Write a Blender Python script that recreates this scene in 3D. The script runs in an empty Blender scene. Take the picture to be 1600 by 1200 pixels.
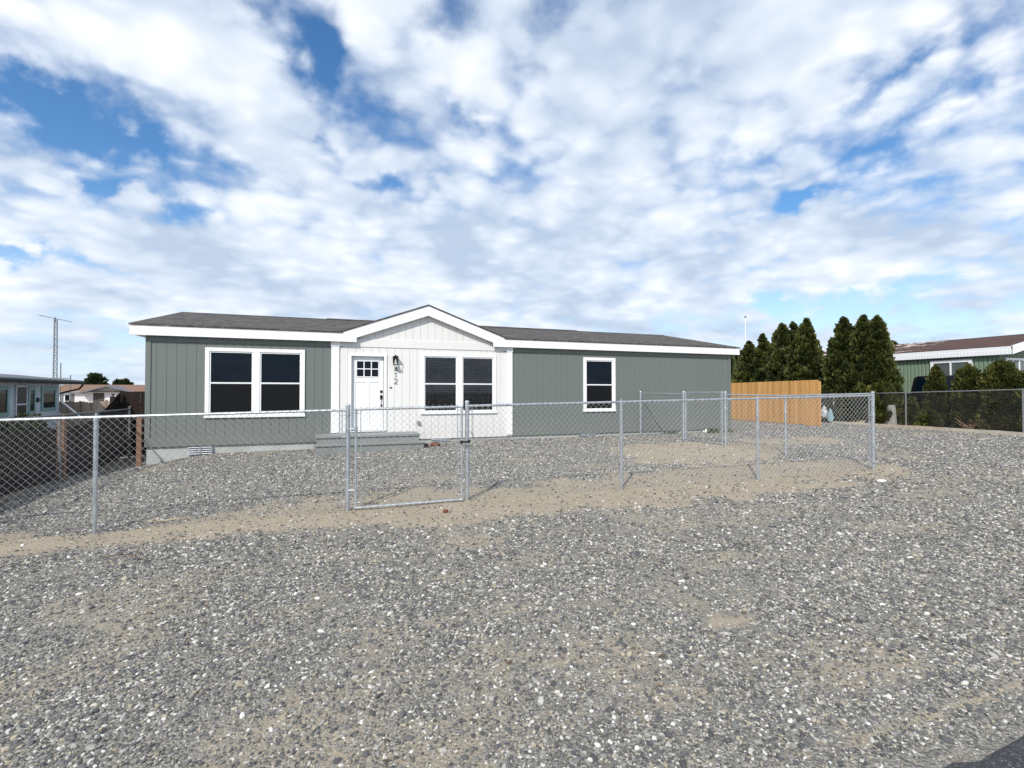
import bpy, bmesh, math, random
import numpy as np
from mathutils import Vector, Matrix, Euler

random.seed(7)
rng = np.random.default_rng(7)
R = math.radians
S = bpy.context.scene
C = S.collection

# ------------------------------------------------------------------ camera
H = 1.60                       # camera height; zc() turns "relative to the camera" into world z
FPX, YAW, HOR = 780.0, R(20.4), 613.0
cam_d = bpy.data.cameras.new("camera")
cam = bpy.data.objects.new("camera", cam_d); C.objects.link(cam); S.camera = cam
cam_d.sensor_width = 36.0; cam_d.lens = 36.0 * FPX / 1600.0
cam_d.clip_start = 0.05; cam_d.clip_end = 3000
cam.location = (0, 0, H)
cam.rotation_euler = (R(90) + math.atan(13.0 / FPX), 0, -YAW)
CY, SY = math.cos(YAW), math.sin(YAW)

# ------------------------------------------------------------------ world
SUNV = Vector((-0.85, -1.0, 1.15)).normalized()
W = bpy.data.worlds.new("World"); S.world = W; W.use_nodes = True
def build_world():
    nt = W.node_tree; N = nt.nodes; L = nt.links
    N.clear()
    def nd(t, **k):
        n = N.new(t)
        for a, b in k.items(): setattr(n, a, b)
        return n
    def val(x, inp):
        if isinstance(x, (int, float)): inp.default_value = x
        else: L.new(x, inp)
    def m(op, a, b=0.0, c=None, clamp=False):
        n = nd('ShaderNodeMath', operation=op, use_clamp=clamp)
        val(a, n.inputs[0]); val(b, n.inputs[1])
        if c is not None: val(c, n.inputs[2])
        return n.outputs[0]
    def dot(v, c):
        n = nd('ShaderNodeVectorMath', operation='DOT_PRODUCT'); L.new(v, n.inputs[0]); n.inputs[1].default_value = c
        return n.outputs['Value']
    tc = nd('ShaderNodeTexCoord'); D = tc.outputs['Generated']
    nrm = nd('ShaderNodeVectorMath', operation='NORMALIZE'); L.new(D, nrm.inputs[0]); D = nrm.outputs[0]
    sep = nd('ShaderNodeSeparateXYZ'); L.new(D, sep.inputs[0])
    zz = m('MAXIMUM', sep.outputs[2], 0.0)
    den = m('ADD', zz, 0.24)
    px, py = m('DIVIDE', sep.outputs[0], den), m('DIVIDE', sep.outputs[1], den)
    cmb = nd('ShaderNodeCombineXYZ'); L.new(px, cmb.inputs[0]); L.new(py, cmb.inputs[1]); P = cmb.outputs[0]
    def noise(scale, detail, rough, off=(0, 0, 0), sc=(1, 1, 1), dist=0.0, rot=0.0):
        mp = nd('ShaderNodeMapping'); L.new(P, mp.inputs[0])
        mp.inputs['Location'].default_value = off; mp.inputs['Scale'].default_value = sc
        mp.inputs['Rotation'].default_value = (0, 0, rot)
        n = nd('ShaderNodeTexNoise'); L.new(mp.outputs[0], n.inputs['Vector'])
        n.inputs['Scale'].default_value = scale; n.inputs['Detail'].default_value = detail
        n.inputs['Roughness'].default_value = rough; n.inputs['Distortion'].default_value = dist
        return n.outputs['Fac']
    def wn(scale, amp, v):
        n = nd('ShaderNodeTexNoise'); L.new(D0, n.inputs['Vector']); n.inputs['Scale'].default_value = scale; n.inputs['Detail'].default_value = 4; n.inputs['Roughness'].default_value = .6
        a = nd('ShaderNodeVectorMath', operation='SUBTRACT'); L.new(n.outputs['Color'], a.inputs[0]); a.inputs[1].default_value = (.5, .5, .5)
        b = nd('ShaderNodeVectorMath', operation='SCALE'); L.new(a.outputs[0], b.inputs[0]); b.inputs['Scale'].default_value = amp
        c = nd('ShaderNodeVectorMath', operation='ADD'); L.new(v, c.inputs[0]); L.new(b.outputs[0], c.inputs[1]); return c.outputs[0]
    D0 = D
    D = wn(15.0, .10, wn(5.0, .14, D0))
    big = noise(1.2, 3.0, 0.5, (3.1, 1.7, 0))
    mid = noise(3.6, 6.0, 0.55, (1.3, 4.2, 0), dist=0.25)
    fine = noise(10.0, 6.0, 0.62, (7.7, 2.2, 0), dist=0.2)
    def puffs(scale, warp, sm=.6):
        w_ = nd('ShaderNodeTexNoise'); L.new(P, w_.inputs['Vector']); w_.inputs['Scale'].default_value = scale * .55; w_.inputs['Detail'].default_value = 3
        a = nd('ShaderNodeVectorMath', operation='SCALE'); L.new(w_.outputs['Color'], a.inputs[0]); a.inputs['Scale'].default_value = warp
        b = nd('ShaderNodeVectorMath', operation='ADD'); L.new(P, b.inputs[0]); L.new(a.outputs[0], b.inputs[1])
        v = nd('ShaderNodeTexVoronoi', feature='SMOOTH_F1'); L.new(b.outputs[0], v.inputs['Vector']); v.inputs['Scale'].default_value = scale; v.inputs['Smoothness'].default_value = sm
        return m('SUBTRACT', 0.6, v.outputs['Distance'])
    pfade = m('MINIMUM', m('MULTIPLY', zz, 3.4), 1.0)
    pf1, pf2 = puffs(6.0, .30), m('MULTIPLY', puffs(13.0, .16), pfade)
    cov = m('ADD', m('MULTIPLY', big, 0.40), m('MULTIPLY', mid, 0.90))
    cov = m('ADD', m('ADD', cov, m('MULTIPLY', fine, 0.30)), m('ADD', m('MULTIPLY', pf1, .34), m('MULTIPLY', pf2, .32)))        # centre about 0.79
    # clear patches of sky, each given by its own direction in the world
    def ray(x, y):
        u, w = (x - 800) / FPX, (HOR - y) / FPX
        return Vector((u * CY + SY, -u * SY + CY, w)).normalized()
    gaps = [  # px, py, half width, half height (photo px), tilt deg, strength
        (55, 182, 130, 46, 20, .54), (205, 228, 130, 28, 14, .46), (330, 235, 90, 20, 12, .30), (150, 300, 90, 12, 0, .30), (290, 312, 70, 12, 3, .25),
        (480, 45, 70, 50, 60, .20), (515, 95, 30, 80, 10, .28), (560, 150, 26, 40, 0, .16), (600, 190, 40, 34, 30, .18),
        (535, 262, 32, 28, 40, .30), (615, 288, 34, 16, 0, .30), (500, 228, 40, 14, 0, .22), (705, 300, 22, 22, 0, .22), (690, 30, 70, 40, 0, .22), (835, 90, 30, 40, 0, .18),
        (890, 30, 70, 30, 0, .22), (740, 190, 30, 18, 0, .16),
        (1180, 262, 70, 26, -20, .30), (1265, 315, 60, 14, -5, .34), (1380, 235, 55, 26, -15, .30), (1355, 135, 60, 30, -30, .2), (1430, 100, 90, 16, -20, .16),
        (1570, 40, 70, 70, -30, .26), (1500, 145, 70, 14, -22, .15), (1450, 290, 60, 12, -10, .14), (1580, 350, 50, 22, 0, .26),
        (1300, 474, 150, 18, -3, .50), (1410, 500, 110, 14, 0, .30), (90, 408, 170, 10, 5, .25), (10, 390, 40, 12, 0, .25),
        (120, 545, 260, 40, 0, .13), (1500, 530, 160, 22, 0, .16), (1060, 440, 10, 4, 0, .0)]
    lumps = [(330, 110, 260, 90, 22, .22), (1000, 130, 230, 110, 0, .14), (420, 400, 420, 60, 0, .14), (1000, 370, 380, 70, 0, .16), (250, 480, 300, 16, 0, .12), (760, 470, 400, 30, 0, .12), (1420, 400, 260, 40, 0, .12)]
    def blob(x, y, hw, hh, tilt):
        c = ray(x, y); r = Vector((c.y, -c.x, 0)).normalized(); t = r.cross(c).normalized()
        if t.z < 0: t = -t
        a = -R(tilt); r2 = r * math.cos(a) + t * math.sin(a); t2 = -r * math.sin(a) + t * math.cos(a)
        k = FPX / c.length * 0 + math.sqrt(FPX ** 2 + (x - 800) ** 2 + (HOR - y) ** 2)
        kr = k * k / FPX / 1.0
        s_r = hw / math.sqrt(k * kr) ; s_t = hh / k
        q = m('ADD', m('POWER', m('ABSOLUTE', m('MULTIPLY', dot(D, tuple(r2)), 1 / s_r)), 2.0),
              m('POWER', m('ABSOLUTE', m('MULTIPLY', dot(D, tuple(t2)), 1 / s_t)), 2.0))
        q = m('ADD', q, m('MULTIPLY', m('LESS_THAN', dot(D, tuple(c)), 0.0), 50.0))
        # gaussian
        return m('POWER', 2.71828, m('MULTIPLY', q, -0.8))
    for g in gaps:
        if g[5] > 0: cov = m('SUBTRACT', cov, m('MULTIPLY', blob(*g[:5]), g[5]))
    for g in lumps: cov = m('ADD', cov, m('MULTIPLY', blob(*g[:5]), g[5]))
    mr = nd('ShaderNodeMapRange', interpolation_type='SMOOTHSTEP'); L.new(cov, mr.inputs['Value'])
    mr.inputs['From Min'].default_value = 0.48; mr.inputs['From Max'].default_value = 0.97
    dens = mr.outputs[0]
    # cloud tone: bright tops, faintly grey-blue bellies
    tone = m('ADD', m('ADD', m('MULTIPLY', noise(1.6, 3, .5, (9.1, 3.3, 0), sc=(1, 1.25, 1)), 0.62), m('MULTIPLY', noise(4.0, 4, .5, (2.2, 8.4, 0), dist=.3), 0.28)), m('ADD', m('MULTIPLY', pf1, 0.20), m('MULTIPLY', pf2, 0.16)))
    cr = nd('ShaderNodeValToRGB'); L.new(tone, cr.inputs[0])
    e = cr.color_ramp.elements
    e[0].position = 0.38; e[0].color = (0.50, 0.60, 0.75, 1)
    e[1].position = 0.64; e[1].color = (0.93, 0.97, 1.02, 1)
    e2 = cr.color_ramp.elements.new(0.53); e2.color = (0.73, 0.81, 0.92, 1)
    sky = nd('ShaderNodeTexSky', sky_type='NISHITA', sun_disc=False)
    sky.sun_elevation = math.asin(SUNV.z); sky.sun_rotation = math.atan2(SUNV.x, SUNV.y)
    sky.altitude = 300; sky.air_density = 1.0; sky.dust_density = 0.6; sky.ozone_density = 2.2
    hs = nd('ShaderNodeHueSaturation'); L.new(sky.outputs[0], hs.inputs['Color']); hs.inputs['Saturation'].default_value = 1.25
    hz = m('POWER', m('SUBTRACT', 1.0, m('MINIMUM', m('MULTIPLY', zz, 3.2), 1.0)), 1.3)
    hx = nd('ShaderNodeMix', data_type='RGBA'); L.new(m('MULTIPLY', hz, 0.85), hx.inputs[0]); L.new(hs.outputs[0], hx.inputs[6]); hx.inputs[7].default_value = (4.1, 5.1, 6.6, 1)
    b1 = nd('ShaderNodeBackground'); L.new(hx.outputs[2], b1.inputs[0]); b1.inputs[1].default_value = 0.14
    b2 = nd('ShaderNodeBackground'); L.new(cr.outputs[0], b2.inputs[0]); b2.inputs[1].default_value = 0.90
    mx = nd('ShaderNodeMixShader'); L.new(m('MULTIPLY', dens, 0.96), mx.inputs[0]); L.new(b1.outputs[0], mx.inputs[1]); L.new(b2.outputs[0], mx.inputs[2])
    o = nd('ShaderNodeOutputWorld'); L.new(mx.outputs[0], o.inputs[0])
build_world()
W.cycles.sampling_method = 'MANUAL'; W.cycles.sample_map_resolution = 512

sun_d = bpy.data.lights.new("sun", 'SUN'); sun_d.energy = 3.1; sun_d.angle = R(1.2); sun_d.color = (1.0, 0.955, 0.89)
sun = bpy.data.objects.new("sun", sun_d); C.objects.link(sun)
sun.rotation_euler = SUNV.to_track_quat('Z', 'Y').to_euler(); sun.location = (-20, -24, 27)
S.view_settings.view_transform = 'Standard'; S.view_settings.look = 'None'
S.view_settings.exposure = 0.3; S.view_settings.gamma = 1.0
S.render.engine = 'CYCLES'
S.cycles.max_bounces = 4; S.cycles.diffuse_bounces = 2; S.cycles.transparent_max_bounces = 12
S.cycles.use_denoising = False

# ------------------------------------------------------------------ helpers
def zc(v): return H + v
def dirv(px):
    u = (px - 800) / FPX
    return (u * CY + SY, -u * SY + CY)
def on_y(px, Y):
    a, b = dirv(px); return a / b * Y, Y
def on_x(px, X):
    a, b = dirv(px); return X, b / a * X
def depth(x, y): return x * SY + y * CY
def zpx(x, y, py): return H + (HOR - py) * depth(x, y) / FPX

class MB:
    def __init__(s): s.v = []; s.f = []; s.st = []
    def add(s, vs, fs):
        n = len(s.v); s.st.append((n, len(s.f))); s.v += [tuple(v) for v in vs]; s.f += [tuple(n + i for i in f) for f in fs]; return s
    def build_each(s, name, mat, parent=None, bevel=0):
        out = []
        for a, b_, c, d in zip(s.st, s.st[1:] + [(len(s.v), len(s.f))], s.st, s.st[1:] + [(len(s.v), len(s.f))]):
            q = MB(); q.v = s.v[a[0]:b_[0]]; q.f = [tuple(i - a[0] for i in f) for f in s.f[a[1]:b_[1]]]; out.append(q.build(name, mat, parent, bevel))
        return out
    def box(s, x0, y0, z0, x1, y1, z1, rz=0, about=None):
        vs = [(x, y, z) for z in (z0, z1) for y in (y0, y1) for x in (x0, x1)]
        if rz:
            cx, cy = about if about else ((x0 + x1) / 2, (y0 + y1) / 2)
            c, q = math.cos(rz), math.sin(rz)
            vs = [(cx + (x - cx) * c - (y - cy) * q, cy + (x - cx) * q + (y - cy) * c, z) for x, y, z in vs]
        return s.add(vs, [(0, 2, 3, 1), (4, 5, 7, 6), (0, 1, 5, 4), (2, 6, 7, 3), (0, 4, 6, 2), (1, 3, 7, 5)])
    def prism(s, pts, axis, a, b):
        n = len(pts)
        def mk(p, t):
            return (p[0], t, p[1]) if axis == 'y' else ((t, p[0], p[1]) if axis == 'x' else (p[0], p[1], t))
        vs = [mk(p, a) for p in pts] + [mk(p, b) for p in pts]
        fs = [tuple(range(n)), tuple(range(2 * n - 1, n - 1, -1))]
        fs += [(i, i + n, (i + 1) % n + n, (i + 1) % n) for i in range(n)]
        return s.add(vs, fs)
    def tube(s, p, q, r, n=8, r2=None, cap=True):
        p, q = Vector(p), Vector(q); d = (q - p)
        if d.length < 1e-6: return s
        d.normalize()
        a = d.cross(Vector((0, 0, 1)));
        if a.length < 1e-3: a = Vector((1, 0, 0))
        a.normalize(); b = d.cross(a); r2 = r if r2 is None else r2
        vs = [p + (a * math.cos(t) + b * math.sin(t)) * r for t in [2 * math.pi * i / n for i in range(n)]]
        vs += [q + (a * math.cos(t) + b * math.sin(t)) * r2 for t in [2 * math.pi * i / n for i in range(n)]]
        fs = [(i, (i + 1) % n, (i + 1) % n + n, i + n) for i in range(n)]
        if cap: fs += [tuple(range(n - 1, -1, -1)), tuple(range(n, 2 * n))]
        return s.add(vs, fs)
    def path(s, pts, r, n=6):
        for a, b in zip(pts[:-1], pts[1:]): s.tube(a, b, r, n)
        return s
    def ball(s, c, r, sc=(1, 1, 1), seg=10, rings=7):
        vs = [(c[0], c[1], c[2] + r * sc[2])]
        for i in range(1, rings):
            t = math.pi * i / rings
            for j in range(seg):
                a = 2 * math.pi * j / seg
                vs.append((c[0] + r * sc[0] * math.sin(t) * math.cos(a), c[1] + r * sc[1] * math.sin(t) * math.sin(a), c[2] + r * sc[2] * math.cos(t)))
        vs.append((c[0], c[1], c[2] - r * sc[2]))
        fs = [(0, 1 + j, 1 + (j + 1) % seg) for j in range(seg)]
        for i in range(rings - 2):
            for j in range(seg):
                a = 1 + i * seg + j; b = 1 + i * seg + (j + 1) % seg
                fs.append((a, a + seg, b + seg, b))
        last = len(vs) - 1
        fs += [(last, last - seg + (j + 1) % seg, last - seg + j) for j in range(seg)]
        return s.add(vs, fs)
    def build(s, name, mat, parent=None, bevel=0, smooth=False, loc=None):
        me = bpy.data.meshes.new(name)
        vs = s.v
        if loc is not None: vs = [(a - loc[0], b - loc[1], c - loc[2]) for a, b, c in vs]
        me.from_pydata(vs, [], s.f); me.validate(); me.update()
        bm = bmesh.new(); bm.from_mesh(me); bmesh.ops.recalc_face_normals(bm, faces=bm.faces); bm.to_mesh(me); bm.free()
        if mat: me.materials.append(mat)
        if smooth: me.polygons.foreach_set('use_smooth', [True] * len(me.polygons))
        o = bpy.data.objects.new(name, me); C.objects.link(o)
        if parent:
            o.parent = parent
            # geometry is given in world coordinates; parents only translate
            off = parent['_o']; o.location = (-off[0], -off[1], -off[2])
            if loc is not None: o.location = (loc[0] - off[0], loc[1] - off[1], loc[2] - off[2])
            o['_o'] = (0.0, 0.0, 0.0)if loc is None else tuple(loc)
        else:
            o['_o'] = (0.0, 0.0, 0.0) if loc is None else tuple(loc)
            if loc is not None: o.location = loc
        if bevel:
            b = o.modifiers.new('bevel', 'BEVEL'); b.width = bevel; b.segments = 2; b.limit_method = 'ANGLE'; b.angle_limit = R(40)
        return o
def thing(name, loc, label, cat, group=None):
    o = bpy.data.objects.new(name, None); C.objects.link(o); o.location = loc; o['_o'] = tuple(float(a) for a in loc)
    o.empty_display_size = 0.2
    tag(o, label, cat, group); return o
def tag(o, label=None, cat=None, group=None, kind=None):
    if label: o['label'] = label
    if cat: o['category'] = cat
    if group: o['group'] = group
    if kind: o['kind'] = kind
    return o
def add_np(name, V, F, mat, parent=None, attr=None, smooth=False):
    me = bpy.data.meshes.new(name)
    V = np.asarray(V, np.float32); F = np.asarray(F, np.int32); k = F.shape[1]
    me.vertices.add(len(V)); me.vertices.foreach_set('co', V.ravel())
    me.loops.add(F.size); me.loops.foreach_set('vertex_index', F.ravel())
    me.polygons.add(len(F)); me.polygons.foreach_set('loop_start', np.arange(0, F.size, k, dtype=np.int32))
    me.update(calc_edges=True)
    if attr is not None:
        for an, (dom, arr) in attr.items():
            a = me.attributes.new(an, 'FLOAT', dom); a.data.foreach_set('value', np.asarray(arr, np.float32))
    if smooth: me.polygons.foreach_set('use_smooth', [True] * len(me.polygons))
    me.materials.append(mat)
    o = bpy.data.objects.new(name, me); C.objects.link(o)
    if parent:
        o.parent = parent; off = parent['_o']; o.location = (-off[0], -off[1], -off[2])
    o['_o'] = (0.0, 0.0, 0.0)
    return o

# ------------------------------------------------------------------ materials
MATS = {}
class MN:
    def __init__(s, name):
        s.m = bpy.data.materials.new(name); s.m.use_nodes = True; s.nt = s.m.node_tree; s.N = s.nt.nodes; s.L = s.nt.links
        s.p = s.N['Principled BSDF']; s.tc = s.N.new('ShaderNodeTexCoord'); s.geo = s.N.new('ShaderNodeNewGeometry')
    def put(s, x, inp):
        if isinstance(x, (int, float)): inp.default_value = x
        elif isinstance(x, tuple): inp.default_value = x if len(x) == len(inp.default_value) else (*x, 1)
        else: s.L.new(x, inp)
    def math(s, op, a, b=0.0, clamp=False):
        n = s.N.new('ShaderNodeMath'); n.operation = op; n.use_clamp = clamp; s.put(a, n.inputs[0]); s.put(b, n.inputs[1]); return n.outputs[0]
    def map(s, sc=(1, 1, 1), rot=(0, 0, 0), src=None):
        n = s.N.new('ShaderNodeMapping'); n.inputs['Scale'].default_value = sc; n.inputs['Rotation'].default_value = rot
        s.L.new(src or s.geo.outputs['Position'], n.inputs[0]); return n.outputs[0]
    def noise(s, scale, detail=4, rough=.55, vec=None, out='Fac'):
        n = s.N.new('ShaderNodeTexNoise'); n.inputs['Scale'].default_value = scale; n.inputs['Detail'].default_value = detail; n.inputs['Roughness'].default_value = rough
        s.L.new(vec or s.geo.outputs['Position'], n.inputs['Vector']); return n.outputs[out]
    def ramp(s, fac, stops, interp='LINEAR'):
        n = s.N.new('ShaderNodeValToRGB'); cr = n.color_ramp; cr.interpolation = interp
        while len(cr.elements) < len(stops): cr.elements.new(0.5)
        for e, (p, c) in zip(cr.elements, stops):
            e.position = p; e.color = (*c, 1) if len(c) == 3 else c
        s.L.new(fac, n.inputs[0]); return n.outputs[0]
    def mix(s, fac, a, b, mode='MIX'):
        n = s.N.new('ShaderNodeMix'); n.data_type = 'RGBA'; n.blend_type = mode
        s.put(fac, n.inputs[0]); s.put(a, n.inputs[6]); s.put(b, n.inputs[7]); return n.outputs[2]
    def bump(s, h, strength=.3, dist=.01):
        n = s.N.new('ShaderNodeBump'); n.inputs['Strength'].default_value = strength; n.inputs['Distance'].default_value = dist
        s.L.new(h, n.inputs['Height']); s.L.new(n.outputs[0], s.p.inputs['Normal'])
def plain(name, col, rough=.6, var=.12, scale=3.0, metal=0, bump=0, spec=.5, bscale=60, streak=None):
    if name in MATS: return MATS[name]
    q = MN(name)
    v = q.map(streak) if streak else None
    n = q.noise(scale, 6, .6, v)
    lo = tuple(c * (1 - var) for c in col); hi = tuple(min(1, c * (1 + var)) for c in col)
    c = q.ramp(n, [(.3, lo), (.7, hi)])
    q.put(c, q.p.inputs['Base Color']); q.p.inputs['Roughness'].default_value = rough; q.p.inputs['Metallic'].default_value = metal
    q.p.inputs['Specular IOR Level'].default_value = spec
    if bump: q.bump(q.noise(bscale, 5, .6), bump, .01)
    MATS[name] = q.m; return q.m
def siding_mat(name, col):
    q = MN(name)
    g = q.noise(14, 6, .65, q.map((5, 5, .35)))
    d = q.noise(.9, 4, .6)
    c = q.mix(q.math('MULTIPLY', g, .5), tuple(a * .90 for a in col), tuple(min(1, a * 1.08) for a in col))
    c = q.mix(q.math('MULTIPLY', d, .35), c, tuple(a * .86 for a in col))
    sx = q.N.new('ShaderNodeSeparateXYZ'); q.L.new(q.geo.outputs['Position'], sx.inputs[0])
    # splashed dust along the foot of the wall
    du = q.N.new('ShaderNodeMapRange'); du.inputs['From Min'].default_value = .75; du.inputs['From Max'].default_value = .32; q.L.new(q.math('ADD', sx.outputs[2], q.math('MULTIPLY', q.noise(4, 5, .7), -.35)), du.inputs[0])
    c = q.mix(q.math('MULTIPLY', du.outputs[0], .10), c, (.36, .31, .25))
    # each 4 ft sheet takes the paint a little differently
    sh = q.N.new('ShaderNodeTexWhiteNoise'); sh.noise_dimensions = '1D'; q.L.new(q.math('FLOOR', q.math('DIVIDE', q.math('ADD', sx.outputs[0], 3.95), 1.2192)), sh.inputs['W'])
    c = q.mix(q.math('MULTIPLY', sh.outputs['Value'], .12), c, tuple(a * .6 for a in col))
    q.put(c, q.p.inputs['Base Color']); q.p.inputs['Roughness'].default_value = .62
    q.bump(g, .25, .006); return q.m
M = {}
M['gray'] = siding_mat('grey_green_painted_siding', (0.170, 0.194, 0.180))
M['cream'] = siding_mat('warm_white_painted_siding', (0.85, 0.84, 0.81))
M['white'] = plain('white_trim_paint', (0.88, 0.885, 0.885), .45, .02)
M['skirt'] = plain('pale_grey_stucco_skirting', (0.44, 0.46, 0.44), .85, .12, 2.0, bump=.25)
M['steps'] = plain('grey_painted_wood', (0.235, 0.250, 0.240), .6, .12, 4, bump=.1)
M['galv'] = plain('galvanised_steel', (0.50, 0.53, 0.555), .45, .18, 9, metal=.7)
M['galv_old'] = plain('weathered_galvanised_steel', (0.20, 0.21, 0.215), .6, .15, 9, metal=.35)
M['wire'] = plain('galvanised_wire', (0.36, 0.37, 0.375), .55, .10, 9, metal=.35)
M['wire_old'] = plain('weathered_wire', (0.12, 0.122, 0.122), .6, .12, 9, metal=.3)
M['black'] = plain('black_metal', (0.012, 0.012, 0.013), .4, .1)
M['rubber'] = plain('black_rubber', (0.012, 0.012, 0.012), .7, .1)
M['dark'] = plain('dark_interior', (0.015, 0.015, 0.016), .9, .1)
M['blind'] = plain('blind_slats', (0.20, 0.19, 0.175), .55, .05)
M['bulb'] = plain('clear_bulb_glass', (0.75, 0.75, 0.73), .1, .02)
M['rust'] = plain('reddish_brown_stone', (0.16, 0.05, 0.03), .8, .3, 30)
def glass_dark(name, col, rough):
    q = MN(name); q.put(col, q.p.inputs['Base Color']); q.p.inputs['Roughness'].default_value = rough; q.p.inputs['Specular IOR Level'].default_value = .22; return q.m
M['pane'] = glass_dark('dark_window_glass', (0.002, 0.006, 0.013), .02)
M['screen'] = glass_dark('insect_screen_over_glass', (0.0055, 0.006, 0.0065), .4)
def clear_glass():
    q = MN('clear_window_glass'); N, L = q.N, q.L
    t = N.new('ShaderNodeBsdfTransparent'); t.inputs[0].default_value = (.82, .84, .86, 1)
    g = N.new('ShaderNodeBsdfGlossy'); g.inputs['Roughness'].default_value = .02
    f = N.new('ShaderNodeFresnel'); f.inputs[0].default_value = 1.5
    mx = N.new('ShaderNodeMixShader'); L.new(f.outputs[0], mx.inputs[0]); L.new(t.outputs[0], mx.inputs[1]); L.new(g.outputs[0], mx.inputs[2])
    L.new(mx.outputs[0], N['Material Output'].inputs[0]); return q.m
M['clear'] = clear_glass()
def shingle_mat(name, ca, cb, cm, patch=None):
    q = MN(name)
    sp = q.N.new('ShaderNodeSeparateXYZ'); q.L.new(q.geo.outputs['Position'], sp.inputs[0])
    cb_ = q.N.new('ShaderNodeCombineXYZ')
    q.L.new(sp.outputs[0], cb_.inputs[0]); q.L.new(q.math('MULTIPLY', sp.outputs[1], 1.03), cb_.inputs[1])
    if patch: # roof that runs along y
        q.L.new(sp.outputs[1], cb_.inputs[0]); q.L.new(sp.outputs[0], cb_.inputs[1])
    b = q.N.new('ShaderNodeTexBrick'); q.L.new(cb_.outputs[0], b.inputs['Vector'])
    b.inputs['Scale'].default_value = 1.0; b.inputs['Brick Width'].default_value = .22; b.inputs['Row Height'].default_value = .143
    b.inputs['Mortar Size'].default_value = .007; b.inputs['Mortar Smooth'].default_value = .3; b.inputs['Bias'].default_value = 0.0
    b.offset = .37; b.offset_frequency = 2; b.squash = 1.7; b.squash_frequency = 3
    b.inputs['Color1'].default_value = (*ca, 1); b.inputs['Color2'].default_value = (*cb, 1); b.inputs['Mortar'].default_value = (*cm, 1)
    n = q.noise(60, 3, .7); c = q.mix(q.math('MULTIPLY', n, .30), b.outputs[0], tuple(x * 1.5 for x in ca), 'MIX')
    n2 = q.noise(3.4, 5, .75, q.map((1, 2.2, 1))); c = q.mix(q.ramp(n2, [(.42, (0, 0, 0)), (.60, (.75, .75, .75))]), c, tuple(x * .75 for x in cb))
    n3 = q.noise(7.5, 3, .7, q.map((1, 2.4, 1))); c = q.mix(q.ramp(n3, [(.50, (0, 0, 0)), (.66, (.5, .5, .5))]), c, tuple(x * 1.7 for x in ca))
    if patch:
        pn = q.noise(1.1, 5, .7, q.map((1, .8, 1)))
        mask = q.ramp(pn, [(.55, (0, 0, 0)), (.565, (1, 1, 1))])
        g = q.N.new('ShaderNodeMapRange'); g.inputs['From Min'].default_value = 15.8; g.inputs['From Max'].default_value = 16.8; q.L.new(sp.outputs[1], g.inputs[0])
        c = q.mix(q.math('MULTIPLY', mask, g.outputs[0]), c, (.55, .47, .42))
    q.put(c, q.p.inputs['Base Color']); q.p.inputs['Roughness'].default_value = .9
    q.bump(q.math('ADD', b.outputs['Fac'], q.math('MULTIPLY', n, -.6)), -.5, .012)
    return q.m
M['shingle'] = shingle_mat('grey_brown_shingles', (0.115, 0.103, 0.090), (0.034, 0.030, 0.027), (0.018, 0.016, 0.014))
M['shingle_brown'] = shingle_mat('worn_brown_shingles', (0.105, 0.050, 0.035), (0.045, 0.022, 0.016), (0.02, 0.012, 0.01), patch=True)
M['shingle_tan'] = shingle_mat('tan_shingles', (0.27, 0.16, 0.10), (0.19, 0.11, 0.07), (0.07, 0.04, 0.03))
def wood_mat(name, a, b, streaks=(7, 7, .4), rough=.75):
    q = MN(name); g = q.noise(6, 7, .7, q.map(streaks)); n2 = q.noise(5.5, 2, .5, q.map((1, 1, .02)))
    c = q.ramp(q.math('ADD', q.math('MULTIPLY', g, .5), q.math('MULTIPLY', n2, .5)), [(.35, a), (.65, b)])
    k = q.N.new('ShaderNodeTexVoronoi'); k.inputs['Scale'].default_value = 2.2; q.L.new(q.map((2.6, 2.6, 1)), k.inputs['Vector'])
    c = q.mix(q.ramp(k.outputs['Distance'], [(.03, (.75, .75, .75)), (.07, (0, 0, 0))]), c, tuple(x * .35 for x in a))
    q.put(c, q.p.inputs['Base Color']); q.p.inputs['Roughness'].default_value = rough; q.bump(g, .3, .006); return q.m
M['cedar'] = wood_mat('fresh_cedar', (0.46, 0.215, 0.055), (0.76, 0.43, 0.15))
M['darkwood'] = wood_mat('dark_stained_wood', (0.010, 0.006, 0.005), (0.030, 0.015, 0.011), rough=.95)
M['postwood'] = wood_mat('reddish_wood_post', (0.17, 0.085, 0.05), (0.28, 0.15, 0.09))
M['oldwood'] = wood_mat('weathered_brown_wood', (0.15, 0.09, 0.06), (0.55, 0.47, 0.39))
M['timber'] = wood_mat('bleached_timber', (0.30, 0.25, 0.19), (0.48, 0.43, 0.36))

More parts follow.
